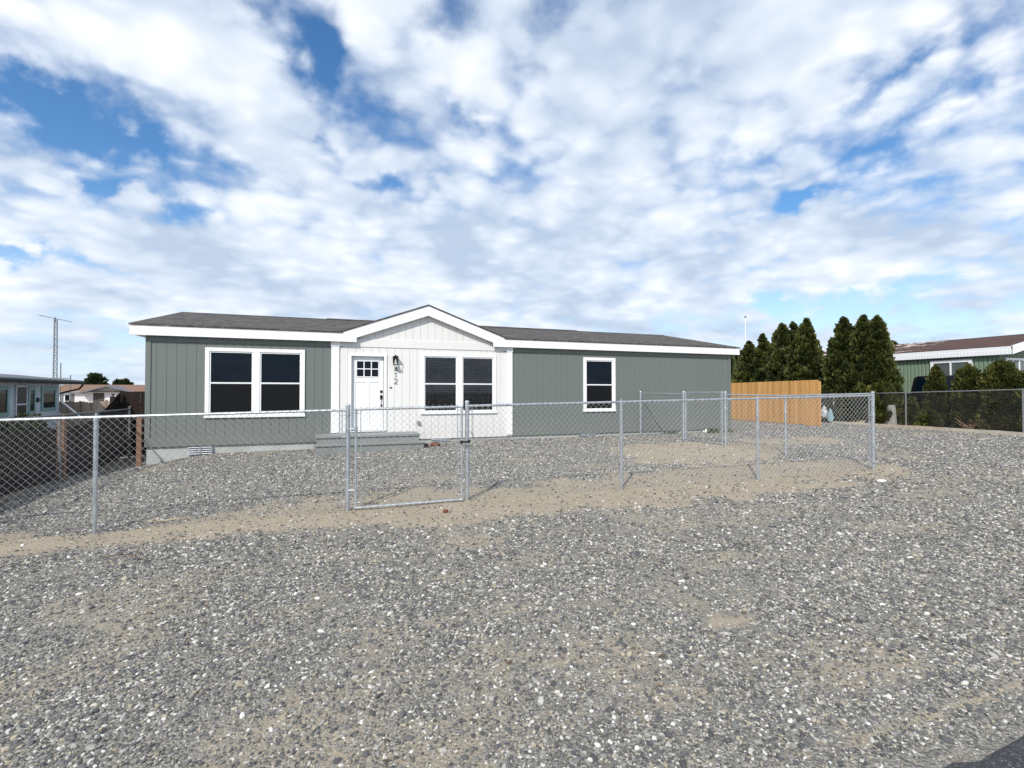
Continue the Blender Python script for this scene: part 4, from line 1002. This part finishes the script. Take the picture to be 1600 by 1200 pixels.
plant('round_shrub', 'middle clipped round shrub below the green house window', 'shrub', 1513, 22.3, 574, 0.38, rnd, 260, 95, .08, M['shrub'], g2, 22, trunk=False, cr=.14)
plant('round_shrub', 'largest clipped round shrub, in front of the green house corner', 'shrub', 1565, 22.3, 567, 0.54, rnd, 330, 100, .08, M['shrub'], g2, 23, trunk=False, cr=.15)
plant('round_shrub', 'clipped shrub cut off by the right edge of the photo', 'shrub', 1618, 22.3, 572, 0.43, rnd, 200, 90, .08, M['shrub'], g2, 24, trunk=False, cr=.14)
plant('low_shrub', 'low green shrub at the foot of the narrow clipped shrub', 'shrub', 1452, 21.95, 644, .34, rnd, 90, 80, .07, M['shrub'], None, 25, trunk=False, cr=.11, base=.02)
plant('low_shrub', 'small olive shrub behind the fence post beside the utility box', 'shrub', 1425, 22.2, 622, .30, slim, 90, 80, .07, M['shrub'], None, 26, trunk=False, cr=.11, base=.02)
plant('dark_bush', 'dark leafy bush showing past the right corner of the grey house', 'bush', 1146, 24.0, 552, 1.0, egg, 150, 60, .12, M['cypress'], None, 27, trunk=False, cr=.25, core=.35)
plant('far_tree', 'round dark tree above the tan roof of the far white house', 'tree', 150, None, 587, 1.0 * 1.15, egg, 160, 60, .28, M['farleaf'], 'far trees beyond the white house', 31, base=.9, cr=.4, Y=88.0)
plant('far_tree', 'flatter small far tree at the right above the tan roof', 'tree', 191, None, 596, 1.3, egg, 140, 50, .28, M['farleaf'], 'far trees beyond the white house', 32, base=.9, cr=.4, Y=88.0)
plant('far_tree', 'tiny far conifer peeking over the worn brown roof', 'tree', 1397, 60.0, 534, .9, conic, 120, 50, .22, M['farleaf'], None, 33, base=.5, cr=.35)

def weeds(label, px, Y, n, h, seed):
    r = random.Random(seed); x, y = on_y(px, Y); b = MB(); z = g(x, y)
    for i in range(n):
        a = r.uniform(0, 6.28); d = r.uniform(0, .22); bx, by = x + math.cos(a) * d * 1.3, y + math.sin(a) * d * .5; l = h * r.uniform(.5, 1.2); ta = r.uniform(0, 6.28); lx_, ly_ = math.cos(ta) * l * .6, math.sin(ta) * l * .4
        w = .012; b.add([(bx - w, by, z - .01), (bx + w, by, z - .01), (bx + lx_ * .5 + w * 1.6, by + ly_ * .5, z + l * .7), (bx + lx_ * .5 - w * 1.6, by + ly_ * .5, z + l * .7), (bx + lx_, by + ly_, z + l)], [(0, 1, 2, 3), (3, 2, 4)])
    o = b.build('weed_clump', plain('weed_green', (.06, .09, .03), .7, .3, 20), None, loc=(x, y, z)); tag(o, label, 'weeds')
weeds('small green weeds at the right end of the grey house skirting', 1112, 13.55, 90, .15, 3)
weeds('sparse green weeds under the siding near the short fence panel', 1048, 13.6, 40, .09, 4)
weeds('weeds beside the last corner of the house by the cedar fence', 1137, 13.4, 30, .12, 5)

# ------------------------------------------------------------------ green neighbour
gh = thing('green_house', (27, 12.6, g(27, 12.6)), 'green ribbed mobile home with white fascia and worn brown roof at the right', 'house')
HX, HY0, HY1, HXE = 26.74, 12.57, 27.0, 33.0
M['green'] = siding_mat('green_ribbed_metal', (0.20, 0.275, 0.185)); EBz, ETz = zc(1.58), zc(1.90)
b = MB(); yy = HY0
b.box(HX + .03, HY0 + .03, g(27, 14) - .3, HXE, HY1, EBz + .1)
while yy < HY1:
    b.prism([(HX + .03, yy), (HX, yy + .02), (HX, yy + .11), (HX + .03, yy + .13)], 'z', g(27, 14) - .2, EBz + .1); yy += .16
xx = HX + .02
while xx < HXE:
    b.prism([(xx, HY0 + .03), (xx + .02, HY0), (xx + .11, HY0), (xx + .13, HY0 + .03)], 'z', g(27, 14) - .2, EBz + .1); xx += .16
rdg = (26.6 + 3.2, zc(1.90 + .225 * 3.2))
b.prism([(26.9, EBz + .1), (rdg[0], rdg[1] - .15), (2 * rdg[0] - 26.9, EBz + .1)], 'y', HY0 + .05, HY1)
b.build('wall', M['green'], gh)
b = MB(); ov = HY0 - .45
for sg in (0, 1):
    xa = 26.6 if not sg else 2 * rdg[0] - 26.6
    b.prism([(xa, ETz - .0), (xa, ETz + .05), (rdg[0], rdg[1] + .05), (rdg[0], rdg[1])], 'y', ov, HY1 + .4)
b.build('roof', M['shingle_brown'], gh)
b = MB(); b.box(26.57, ov - .02, EBz, 26.61, HY1 + .4, ETz + .02)
yq = ov
while yq < HY1: b.box(26.558, yq, EBz + .01, 26.572, yq + .1, EBz + .20); yq += .13
for sg in (0, 1):
    xa = 26.57 if not sg else 2 * rdg[0] - 26.57
    b.prism([(xa, EBz), (xa, ETz + .04), (rdg[0], rdg[1] + .04), (rdg[0], rdg[1] - .28)], 'y', ov - .03, ov + .02)
b.build('fascia', M['white'], gh)
b = MB(); b.box(26.62, ov + .03, EBz + .05, HX + .1, HY1, EBz + .07); b.build('soffit', M['white'], gh)
def simple_window(par, axis, at, a, c, z0, z1, frame, fr=.1, pane=None, out=-1, mull=1, label=None):
    b = MB(); o0, o1 = at + out * .05, at + out * .0
    def bx(u0, u1, w0, w1, d0, d1, bb):
        d0, d1 = min(d0, d1), max(d0, d1)
        bb.box(d0, u0, w0, d1, u1, w1) if axis == 'x' else bb.box(u0, d0, w0, u1, d1, w1)
    bx(a, c, z1 - fr, z1, o0, o1, b); bx(a, c, z0, z0 + fr, o0, o1, b); bx(a, a + fr, z0 + fr, z1 - fr, o0, o1, b); bx(c - fr, c, z0 + fr, z1 - fr, o0, o1, b)
    for k in range(mull): m_ = a + (c - a) * (k + 1) / (mull + 1); bx(m_ - .03, m_ + .03, z0 + fr, z1 - fr, o0, o1, b)
    w = b.build('window', frame, par)
    if label: w['label'] = label
    p = MB(); bx(a + fr, c - fr, z0 + fr, z1 - fr, at + out * .01, at + out * .02, p); p.build('pane', pane or M['pane'], w); return w
M['greypane'] = plain('dull_grey_window', (.10, .12, .115), .2, .2)
y0 = on_x(1455, HX)[1]; y1 = on_x(1520, HX)[1]
simple_window(gh, 'x', HX, y1, y0, zc(.15), zc(1.47), M['white'], .12, M['greypane'])
simple_window(gh, 'y', HY0, HX + .30, HX + 1.75, zc(-.4), zc(1.47), M['white'], .09, M['greypane'], mull=2)

# ------------------------------------------------------------------ pickup truck
def truck():
    x0, x1 = 23.3, 25.15; yf, yr = 10.2, 15.9; gz_ = g(24.2, 13)
    th_ = thing('pickup_truck', (24.2, 13, gz_), 'black pickup truck parked behind the clipped shrubs beside the green house', 'truck')
    paint = MN('black_car_paint'); paint.put((.006, .007, .009), paint.p.inputs['Base Color']); paint.p.inputs['Roughness'].default_value = .3; paint.p.inputs['Coat Weight'].default_value = .15; paint.p.inputs['Specular IOR Level'].default_value = .3
    pm = paint.m; q = lambda v: gz_ + v
    ybed = on_x(1422, x0)[1]; ycab = on_x(1508, x0)[1]
    b = MB()
    prof = [(yf, q(.55)), (yf + .03, q(.98)), (yf + .25, q(1.10)), (ycab - .25, q(1.20)), (yr - .02, q(1.24)), (yr, q(.6)), (yr - .55, q(.50)), (yr - .65, q(.75)), (yr - .85, q(.95)), (yr - 1.15, q(.98)), (yr - 1.4, q(.80)), (yr - 1.5, q(.48)), (yf + 1.35, q(.46)), (yf + 1.25, q(.8)), (yf + 1.05, q(.96)), (yf + .75, q(.96)), (yf + .5, q(.78)), (yf + .42, q(.5))]
    b.prism(prof, 'x', x0, x1); b.build('body', pm, th_, bevel=.04)
    b = MB(); zt = zc(.69); zb = q(1.20); i = .16
    cab = [(ycab - .55, zb), (ycab + .12, zt - .05), (ycab + .35, zt), (ybed - .18, zt), (ybed - .04, zt - .08), (ybed + .02, zb)]
    n = len(cab)
    def ins(p): return i * (p[1] - zb) / (zt - zb)
    vs = [(x0 + .02 + ins(p), p[0], p[1]) for p in cab] + [(x1 - .02 - ins(p), p[0], p[1]) for p in cab]
    b.add(vs, [tuple(range(n)), tuple(range(2 * n - 1, n - 1, -1))] + [(k, (k + 1) % n, (k + 1) % n + n, k + n) for k in range(n)]); cb_ = b.build('cab', pm, th_, bevel=.03)
    b = MB()
    def sidep(y, z): return (x0 + .012 + i * (z - zb) / (zt - zb), y, z)
    ym = (ybed + ycab) / 2
    for (ya, yb_, yc_, yd_) in ((ycab - .18, ycab + .28, ym - .04, ym - .04), (ym + .04, ym + .04, ybed - .22, ybed - .14)):
        lo, hi = q(1.26), zt - .12
        ring = [sidep(ya, lo), sidep(yb_, hi), sidep(yc_, hi), sidep(yd_, lo)]; b.add(ring + [(a + .01, c, d) for a, c, d in ring], [(0, 1, 2, 3), (4, 5, 6, 7), (0, 1, 5, 4), (1, 2, 6, 5), (2, 3, 7, 6), (3, 0, 4, 7)])
    b.build('side_window', M['pane'], th_)
    for x in (x0 + .02, x1 - .22):
        for y in (yf + .88, yr - 1.02):
            b = MB(); b.tube((x, y, gz_ + .38), (x + .2, y, gz_ + .38), .38, 20); t_ = b.build('tyre', M['rubber'], th_)
            b = MB(); b.tube((x - .012, y, gz_ + .38), (x + .1, y, gz_ + .38), .24, 14); b.build('rim', M['galv_old'], t_)
    b = MB(); b.box(x0 - .16, ycab - .12, q(1.28), x0 + .0, ycab - .02, q(1.46)); b.build('side_mirror', pm, th_, bevel=.02)
    b = MB(); b.box(x0 + .08, yf - .03, q(.75), x0 + .42, yf + .05, q(.95)); b.build('headlight', M['bulb'], th_)
    b = MB(); b.box(x1 - .42, yf - .03, q(.75), x1 - .08, yf + .05, q(.95)); b.build('headlight', M['bulb'], th_)
    b = MB(); ring = [(x0 + .22, ycab - .50, q(1.25)), (x1 - .22, ycab - .50, q(1.25)), (x1 - .30, ycab + .07, zt - .10), (x0 + .30, ycab + .07, zt - .10)]
    b.add([(a, c - .03, d) for a, c, d in ring] + ring, [(0, 1, 2, 3), (4, 5, 6, 7), (0, 1, 5, 4), (1, 2, 6, 5), (2, 3, 7, 6), (3, 0, 4, 7)]); b.build('windscreen', M['pane'], th_)
truck()

# ------------------------------------------------------------------ things along the right edge
def timber(label, pa_, pb_, mat, w=.10, h=.07):
    ya, yb_ = on_x(pa_, 20.95)[1], on_x(pb_, 20.95)[1]; b = MB(); n = 8
    for k in range(n):
        a, c = ya + (yb_ - ya) * k / n, ya + (yb_ - ya) * (k + 1) / n; za, zb_ = g(20.95, a), g(20.95, c)
        b.add([(20.9, a, za - .05), (21.0, a, za - .05), (21.0, a, za + h), (20.9, a, za + h), (20.9, c, zb_ - .05), (21.0, c, zb_ - .05), (21.0, c, zb_ + h), (20.9, c, zb_ + h)], [(0, 1, 2, 3), (4, 5, 6, 7), (0, 1, 5, 4), (1, 2, 6, 5), (2, 3, 7, 6), (3, 0, 4, 7)])
    o = b.build('edging_timber', mat, None, loc=(20.95, ya, g(20.95, ya))); tag(o, label, 'edging', 'edging timbers along the right property line')
timber('pale edging strip on the gravel beside the cedar fence end', 1290, 1371, plain('pale_concrete', (.50, .47, .42), .85, .1, 3))
timber('brown edging timber in front of the utility box and low shrub', 1373, 1483, M['timber'])
timber('bleached edging timber in front of the round shrubs at the right edge', 1485, 1640, plain('pale_bleached_wood', (.42, .39, .34), .85, .15, 3))
x, y = on_x(1390, 21.85); z = g(x, y)
b = MB(); zt = z + .80
b.add([(x - .10, y - .21, z - .02), (x + .12, y - .21, z - .02), (x + .12, y + .19, z - .02), (x - .10, y + .19, z - .02), (x - .06, y - .16, zt), (x + .10, y - .16, zt), (x + .10, y + .14, zt), (x - .06, y + .14, zt)], [(0, 1, 2, 3), (4, 5, 6, 7), (0, 1, 5, 4), (1, 2, 6, 5), (2, 3, 7, 6), (3, 0, 4, 7)])
ub = b.build('utility_box', plain('pale_grey_plastic', (.52, .52, .48), .6, .08), None, bevel=.02, loc=(x, y, z)); tag(ub, 'pale grey tapered utility box behind the fence at the foot of the evergreens', 'utility box')
x, y = on_x(1341, 21.4); z = g(x, y); b = MB()
b.add([(x - .15, y - .32, z + .01), (x + .15, y - .26, z + .24), (x + .15, y + .28, z + .24), (x - .15, y + .30, z + .01), (x - .14, y - .32, z - .01), (x + .17, y - .26, z + .21), (x + .17, y + .28, z + .21), (x - .14, y + .30, z - .01)], [(0, 1, 2, 3), (4, 5, 6, 7), (0, 1, 5, 4), (1, 2, 6, 5), (2, 3, 7, 6), (3, 0, 4, 7)])
o = b.build('plywood_board', plain('pale_plywood', (.48, .36, .22), .8, .2, 8), None, loc=(x, y, z)); tag(o, 'tan plywood board tilted on the ground beside the tall evergreens', 'board')
# stand with bags
x, y = on_x(1292, 20.9); z = g(x, y); stand = thing('metal_stand', (x, y, z), 'grey metal stand beside the right end of the cedar fence', 'stand'); b = MB()
b.box(x - .03, y - .035, z - .05, x + .03, y + .035, z + 1.02); b.box(x - .03, y - .35, z + .80, x + .03, y + .30, z + .86); b.box(x - .2, y - .05, z, x + .2, y + .05, z + .04); b.build('frame', M['galv_old'], stand)
b = MB(); b.path([(x - .04, y - .34, z + .85), (x - .04, y - .34, z + 1.08), (x - .04, y + .3, z + 1.08), (x - .04, y + .3, z + .85)], .012, 6); b.build('hanger_loop', M['white'], stand)
def bag(label, px, X, w, h, zoff, mat, seed):
    r = np.random.default_rng(seed); x, y = on_x(px, X); z = g(x, y) + zoff; b = MB(); b.ball((0, 0, 0), 1, (1, 1, 1), 16, 12)
    vs = []
    for a, c, d in b.v:
        k = 1 + .22 * math.sin(a * 5 + seed) * math.cos(d * 7 + seed) + .12 * math.sin(c * 11 + d * 5)
        t_ = (1 - d) / 2; vs.append((x + a * w * .45 * k * (.5 + .6 * t_), y + c * w * k * (.45 + .65 * t_), z + h / 2 + d * h / 2))
    b.v = vs; o = b.build('plastic_bag', mat, None, loc=(x, y, z)); tag(o, label, 'bag')
bag('white plastic bag hanging left of the metal stand by the cedar fence', 1287, 20.7, .16, .55, .22, plain('white_plastic_bag', (.60, .62, .68), .5, .15, 10), 3)
bag('pale blue plastic sack slumped right of the metal stand by the cedar fence', 1297, 20.7, .15, .62, .02, plain('blue_plastic_bag', (.30, .48, .55), .5, .25, 6), 8)
# flagpole behind the house
x, y = on_y(1165.5, 26.0); b = MB(); zt = zpx(x, y, 496); b.tube((x, y, g(x, y)), (x, y, zt), .035, 10, .025); fpole = b.build('flagpole', M['white'], None, loc=(x, y, g(x, y))); tag(fpole, 'thin white pole with a ball top standing behind the grey house', 'pole')
b = MB(); b.ball((x, y, zt + .05), .07); b.build('ball_finial', M['galv_old'], fpole)
# dry brush under the shrubs
r_ = random.Random(5); x, y = on_x(1512, 21.75); z = g(x, y); b = MB()
for k in range(40):
    a = r_.uniform(0, 6.28); l = r_.uniform(.2, .55); b.tube((x + r_.uniform(-.05, .05), y + r_.uniform(-.15, .15), z), (x + math.cos(a) * l * .4, y + math.sin(a) * l, z + l * r_.uniform(.4, 1)), .005, 3)
o = b.build('dry_brush', plain('straw', (.42, .28, .18), .9, .2, 10), None, loc=(x, y, z)); tag(o, 'tuft of dry reddish twigs below the round shrubs on the right', 'brush')

# ------------------------------------------------------------------ left neighbours
nh = thing('blue_house', (-14, 28, g(-14, 28)), 'low pale blue mobile home with teal window trim at the left edge', 'house')
NX, NY0, NY1 = -14.0, 18.0, 35.0; zg = zc(-2.3)
M['blue'] = siding_mat('pale_blue_siding', (0.42, 0.49, 0.58)); M['teal'] = plain('teal_paint', (.13, .26, .25), .5, .1); M['darktrim'] = plain('dark_grey_green_roof_metal', (.10, .12, .115), .5, .15, 2)
b = MB(); b.box(NX - 5, NY0, zg, NX - .03, NY1, zc(.50)); yy = NY0
while yy < NY1 - .1: b.box(NX - .03, yy, zg, NX, yy + .19, zc(.50)); yy += .2
b.build('wall', M['blue'], nh)
b = MB(); b.prism([(NX + .62, zc(.46)), (NX + .62, zc(.68)), (NX - 2.5, zc(1.0)), (NX - 5.4, zc(.68)), (NX - 5.4, zc(.46))], 'y', NY0 - .5, NY1 + 1.4)
b.build('roof', M['darktrim'], nh)
b = MB(); b.box(NX + .62, NY0 - .5, zc(.47), NX + .68, NY1 + 1.45, zc(.60)); b.path([(NX + .6, NY1 + 1.3, zc(.45)), (NX + .45, NY1 + 1.2, zc(.2)), (NX + .1, NY1 + .3, zc(.0)), (NX + .04, NY1 + .05, zc(-.05))], .05, 8); b.build('gutter', M['dark'], nh)
b = MB(); b.path([(NX + .08, NY1 + .04, zc(-.1)), (NX + .08, NY1 + .04, zc(-.5)), (NX + .9, NY1 + .2, zc(-1.4))], .05, 8); b.build('downpipe', M['white'], nh)
def nyx(px): return on_x(px, NX)[1]
for (a, c, lb) in ((-16, 13, 'window at the left edge of the photo'), (43, 55, 'narrow window beside the screen door'), (64, 87, 'window nearest the far corner')):
    simple_window(nh, 'x', NX, nyx(a), nyx(c), zc(-.98 if a > 50 else -1.1), zc(.28), M['teal'], .16, M['pane'], out=1, mull=0, label=lb)
b = MB(); ya, yb_ = nyx(23), nyx(41); b.box(NX, ya, zc(-1.55), NX + .06, yb_, zc(.34)); dd = b.build('door', plain('grey_door_frame', (.42, .46, .50), .5), nh)
b = MB(); b.box(NX + .062, ya + .10, zc(-.55), NX + .07, yb_ - .10, zc(.25)); b.box(NX + .062, ya + .10, zc(-1.45), NX + .07, yb_ - .10, zc(-.62)); b.build_each('door_screen', M['screen'], dd)
b = MB(); b.box(NX, nyx(57) - .05, zc(-.5), NX + .12, nyx(57) + .12, zc(-.28)); b.build('porch_lamp', M['black'], nh)
# small white picket fence and clutter in front of it
pf = thing('white_picket_fence', (-11, 24, g(-11, 24)), 'low white picket fence below the screen door of the pale blue house', 'fence'); b = MB(); yy = 21.5
while yy < 25.9: zq = zc(-.97); b.prism([(yy, zc(-2.1)), (yy + .08, zc(-2.1)), (yy + .08, zq - .04), (yy + .04, zq), (yy, zq - .04)], 'x', -11.2, -11.18); yy += .16
b.box(-11.18, 21.5, zc(-1.2), -11.15, 25.95, zc(-1.13)); b.build('picket_panel', plain('shaded_white_paint', (.5, .52, .54), .6), pf)  # white paint darkened to blue-grey; shade is put into the colour
plant('garden_shrub', 'dark teal garden shrub in front of the pale blue house', 'shrub', 45, -10.0, 655, .45, egg, 70, 50, .09, M['farleaf'], None, 41, trunk=False, base=.0)
plant('garden_shrub', 'low dark garden shrub near the corner of the pale blue house', 'shrub', 20, -9.0, 668, .5, egg, 70, 50, .09, M['farleaf'], None, 42, trunk=False, base=.0)
# far white house
wh = thing('white_house', (-25, 75, g(-25, 75)), 'far white house with tan roof and low central gable beyond the picket fence', 'house')
FYH = 75.0; fx = lambda px: on_y(px, FYH)[0]; fz = lambda px, py: zpx(fx(px), FYH, py)
b = MB(); b.box(fx(80), FYH, zc(-3.0), fx(300), FYH + 8, fz(170, 612.6)); b.prism([(fx(130), fz(130, 612.6)), (fx(171), fz(171, 603.5)), (fx(212), fz(212, 612.4))], 'y', FYH - .02, FYH + 3)
b.build('wall', plain('white_house_paint', (.78, .74, .74), .7, .04), wh)
b = MB(); zt, zr = fz(170, 612.0), fz(170, 600.5); b.prism([(FYH - .5, zt), (FYH + 4, zr), (FYH + 8.5, zt)], 'x', fx(74), fx(305)); b.build('roof', M['shingle_tan'], wh)
b = MB()
for s, px in ((-1, 128), (1, 214)):
    A, B_, Dn = (fx(px), fz(px, 612.8)), (fx(171), fz(171, 602.3)), .28
    b.add([(A[0], FYH - .9, A[1]), (B_[0], FYH - .9, B_[1]), (B_[0], FYH - .9, B_[1] - Dn * .6), (A[0], FYH - .9, A[1] - Dn * .6), (A[0], FYH + 3, A[1]), (B_[0], FYH + 3, B_[1]), (B_[0], FYH + 3, B_[1] - Dn * .6), (A[0], FYH + 3, A[1] - Dn * .6)], [(0, 1, 2, 3), (4, 5, 6, 7), (0, 1, 5, 4), (2, 3, 7, 6), (0, 3, 7, 4), (1, 2, 6, 5)])
b.build('gable_trim', plain('grey_gable_trim', (.16, .16, .18), .7), wh)
for a, c, n in ((100, 111, 0), (180, 209, 2)): simple_window(wh, 'y', FYH, fx(a), fx(c), fz(a, 628), fz(a, 615.6), M['white'], .12, M['pane'], mull=n)
b = MB()
for a, c in ((95, 99), (112, 116), (175, 179), (206, 210)): b.box(fx(a), FYH - .06, fz(a, 628), fx(c), FYH - .01, fz(a, 615.4))
b.build_each('shutter', plain('grey_shutter', (.12, .12, .11), .7), wh)
b = MB(); b.box(fx(146), FYH - .05, fz(150, 632), fx(163), FYH - .03, fz(150, 614)); b.build('door', plain('dark_brown_door', (.07, .055, .045), .7), wh)
# antenna tower
x, y = on_y(85, 49.0); z0, z1 = g(x, y), zpx(x, y, 498); tw = thing('antenna_tower', (x, y, z0), 'tall grey lattice antenna tower above the pale blue house', 'antenna')
b = MB(); w0, w1 = .17, .11
leg = [(math.cos(a), math.sin(a)) for a in (R(30), R(150), R(270))]
for l_ in leg: b.tube((x + l_[0] * w0, y + l_[1] * w0, z0), (x + l_[0] * w1, y + l_[1] * w1, z1), .030, 6)
nseg = 18
for k in range(nseg):
    ta, tb = k / nseg, (k + 1) / nseg
    for i in range(3):
        p, q = leg[i], leg[(i + 1) % 3]; wa, wb = w0 + (w1 - w0) * ta, w0 + (w1 - w0) * tb
        b.tube((x + p[0] * wa, y + p[1] * wa, z0 + (z1 - z0) * ta), (x + q[0] * wa, y + q[1] * wa, z0 + (z1 - z0) * ta), .018, 4)
        b.tube((x + p[0] * wa, y + p[1] * wa, z0 + (z1 - z0) * ta), (x + q[0] * wb, y + q[1] * wb, z0 + (z1 - z0) * tb), .014, 4)
b.build('lattice_mast', M['galv_old'], tw)
b = MB(); b.tube((x, y, z1 - .2), (x, y, z1 + .15), .03, 6); b.tube((x - .92, y - .2, z1 + .22), (x + 1.0, y + .2, z1 - .18), .02, 5)
for k in range(6): t_ = -.9 + k * .36; b.tube((x + t_, y - .5, z1 + .02 - t_ * .2), (x + t_, y + .5, z1 + .02 - t_ * .2), .01, 4)
b.build('antenna_boom', M['galv_old'], tw)
for px, pt, lb in ((94.5, 567, 'thin dark pole right of the lattice antenna tower'), (110, 586, 'short thin mast standing behind the roof of the pale blue house')):
    x, y = on_y(px, 44.0); b = MB(); b.tube((x, y, g(x, y)), (x, y, zpx(x, y, pt)), .035, 6)
    if px > 100: zq = zpx(x, y, 591); b.tube((x, y, zq), (x - .85, y, zq), .02, 4)
    o = b.build('mast_pole', M['galv_old'], None, loc=(x, y, g(x, y))); tag(o, lb, 'pole')

# ------------------------------------------------------------------ small litter on the ground
def gp(px, py):
    """ground point seen through a pixel (used once to find world spots)"""
    a, c = dirv(px); Z = 6.0
    for _ in range(12): Z = FPX * (H - g(a * Z, c * Z)) / (py - HOR)
    return a * Z, c * Z
def twig(label, px, py, segs, r, mat, seed):
    x, y = gp(px, py); z = g(x, y); rr = random.Random(seed); b = MB()
    for _ in range(segs):
        a = rr.uniform(0, 6.28); l = rr.uniform(.12, .32); mx_, my_ = x + math.cos(a) * l * .5 + rr.uniform(-.03, .03), y + math.sin(a) * l * .5
        b.path([(x, y, z + .012), (mx_, my_, z + .035), (x + math.cos(a + .3) * l, y + math.sin(a + .3) * l, z + .02)], r, 4)
    o = b.build('dry_twig', mat, None, loc=(x, y, z)); tag(o, label, 'twig')
straw = plain('pale_straw', (.62, .50, .32), .9, .15, 10); bark2 = plain('dead_brown_twig', (.12, .07, .05), .9, .2, 10)
twig('pale forked dry twig on the sandy strip at the left', 256, 815, 6, .0035, straw, 2)
twig('thin pale dry stalks on the sand inside the front gate', 580, 772, 5, .003, straw, 4)
twig('brown curled twig on the gravel below the left sandy strip', 215, 868, 3, .004, bark2, 6)
twig('dark dead twig on the bottom rail side of the front gate', 578, 788, 4, .004, bark2, 9)
def lump(name, label, px, py, r, mat, cat, sc=(1, .8, .6), seed=1):
    x, y = gp(px, py); z = g(x, y); b = MB(); b.ball((0, 0, 0), 1, (1, 1, 1), 14, 10); vs = []
    for a, c, d in b.v:
        k = 1 + .18 * math.sin(a * 4 + seed) * math.cos(c * 5 + seed) + .1 * math.sin(d * 9 + a * 6)
        vs.append((x + a * r * sc[0] * k, y + c * r * sc[1] * k, z + r * sc[2] * .55 + d * r * sc[2] * k))
    b.v = vs; o = b.build(name, mat, None, smooth=True, loc=(x, y, z)); tag(o, label, cat)
def debris():
    r = np.random.default_rng(77); b = MB(); n = 420
    for i in range(n):
        x = r.uniform(-2.6, 9.4); y = FY(x) + r.normal(-.1, .55)
        if i % 3 == 0: x, y = r.uniform(-1.5, 7), r.uniform(2.2, 6.2)
        z = g(x, y) + .012; a = r.uniform(0, 6.28); l = r.uniform(.008, .03); w = l * r.uniform(.25, .6); c, q = math.cos(a), math.sin(a); t_ = r.uniform(-.006, .012)
        b.add([(x - c * l, y - q * l, z), (x + q * w, y - c * w, z + t_), (x + c * l, y + q * l, z + .004), (x - q * w, y + c * w, z + .008)], [(0, 1, 2, 3)])
    o = b.build('leaf_litter', plain('dry_brown_litter', (.12, .075, .045), .9, .4, 12), None); tag(o, 'dry brown leaf and bark bits scattered over the sandy strip and gravel', 'litter', kind='stuff')
debris()
lump('brick_lump', 'reddish brown broken brick beside the front steps', 680, 697, .12, M['rust'], 'brick', (1.1, .7, .5), 2)
lump('dark_hole_lump', 'near-black lump standing in for the dark hole right of the front steps', 664, 699, .10, plain('dark_hole_lump', (.03, .028, .026), .8), 'stone', (1, .8, .7), 5)  # near-black lump added in place of the dark hole beside the steps
lump('pine_cone', 'dark red-brown cone on the sand in front of the front gate', 697, 800, .035, M['rust'], 'cone', (1, .8, .8), 3)
lump('white_stone', 'white stone among the weeds at the right end of the house', 1102, 676, .09, M['white'], 'stone', (1, .8, .8), 4)
lump('white_stone', 'flat white stone lying just outside the fence corner post', 1376, 752, .07, M['white'], 'stone', (1.3, .8, .3), 6)
for o in list(S.objects):
    if '_o' in o: del o['_o']
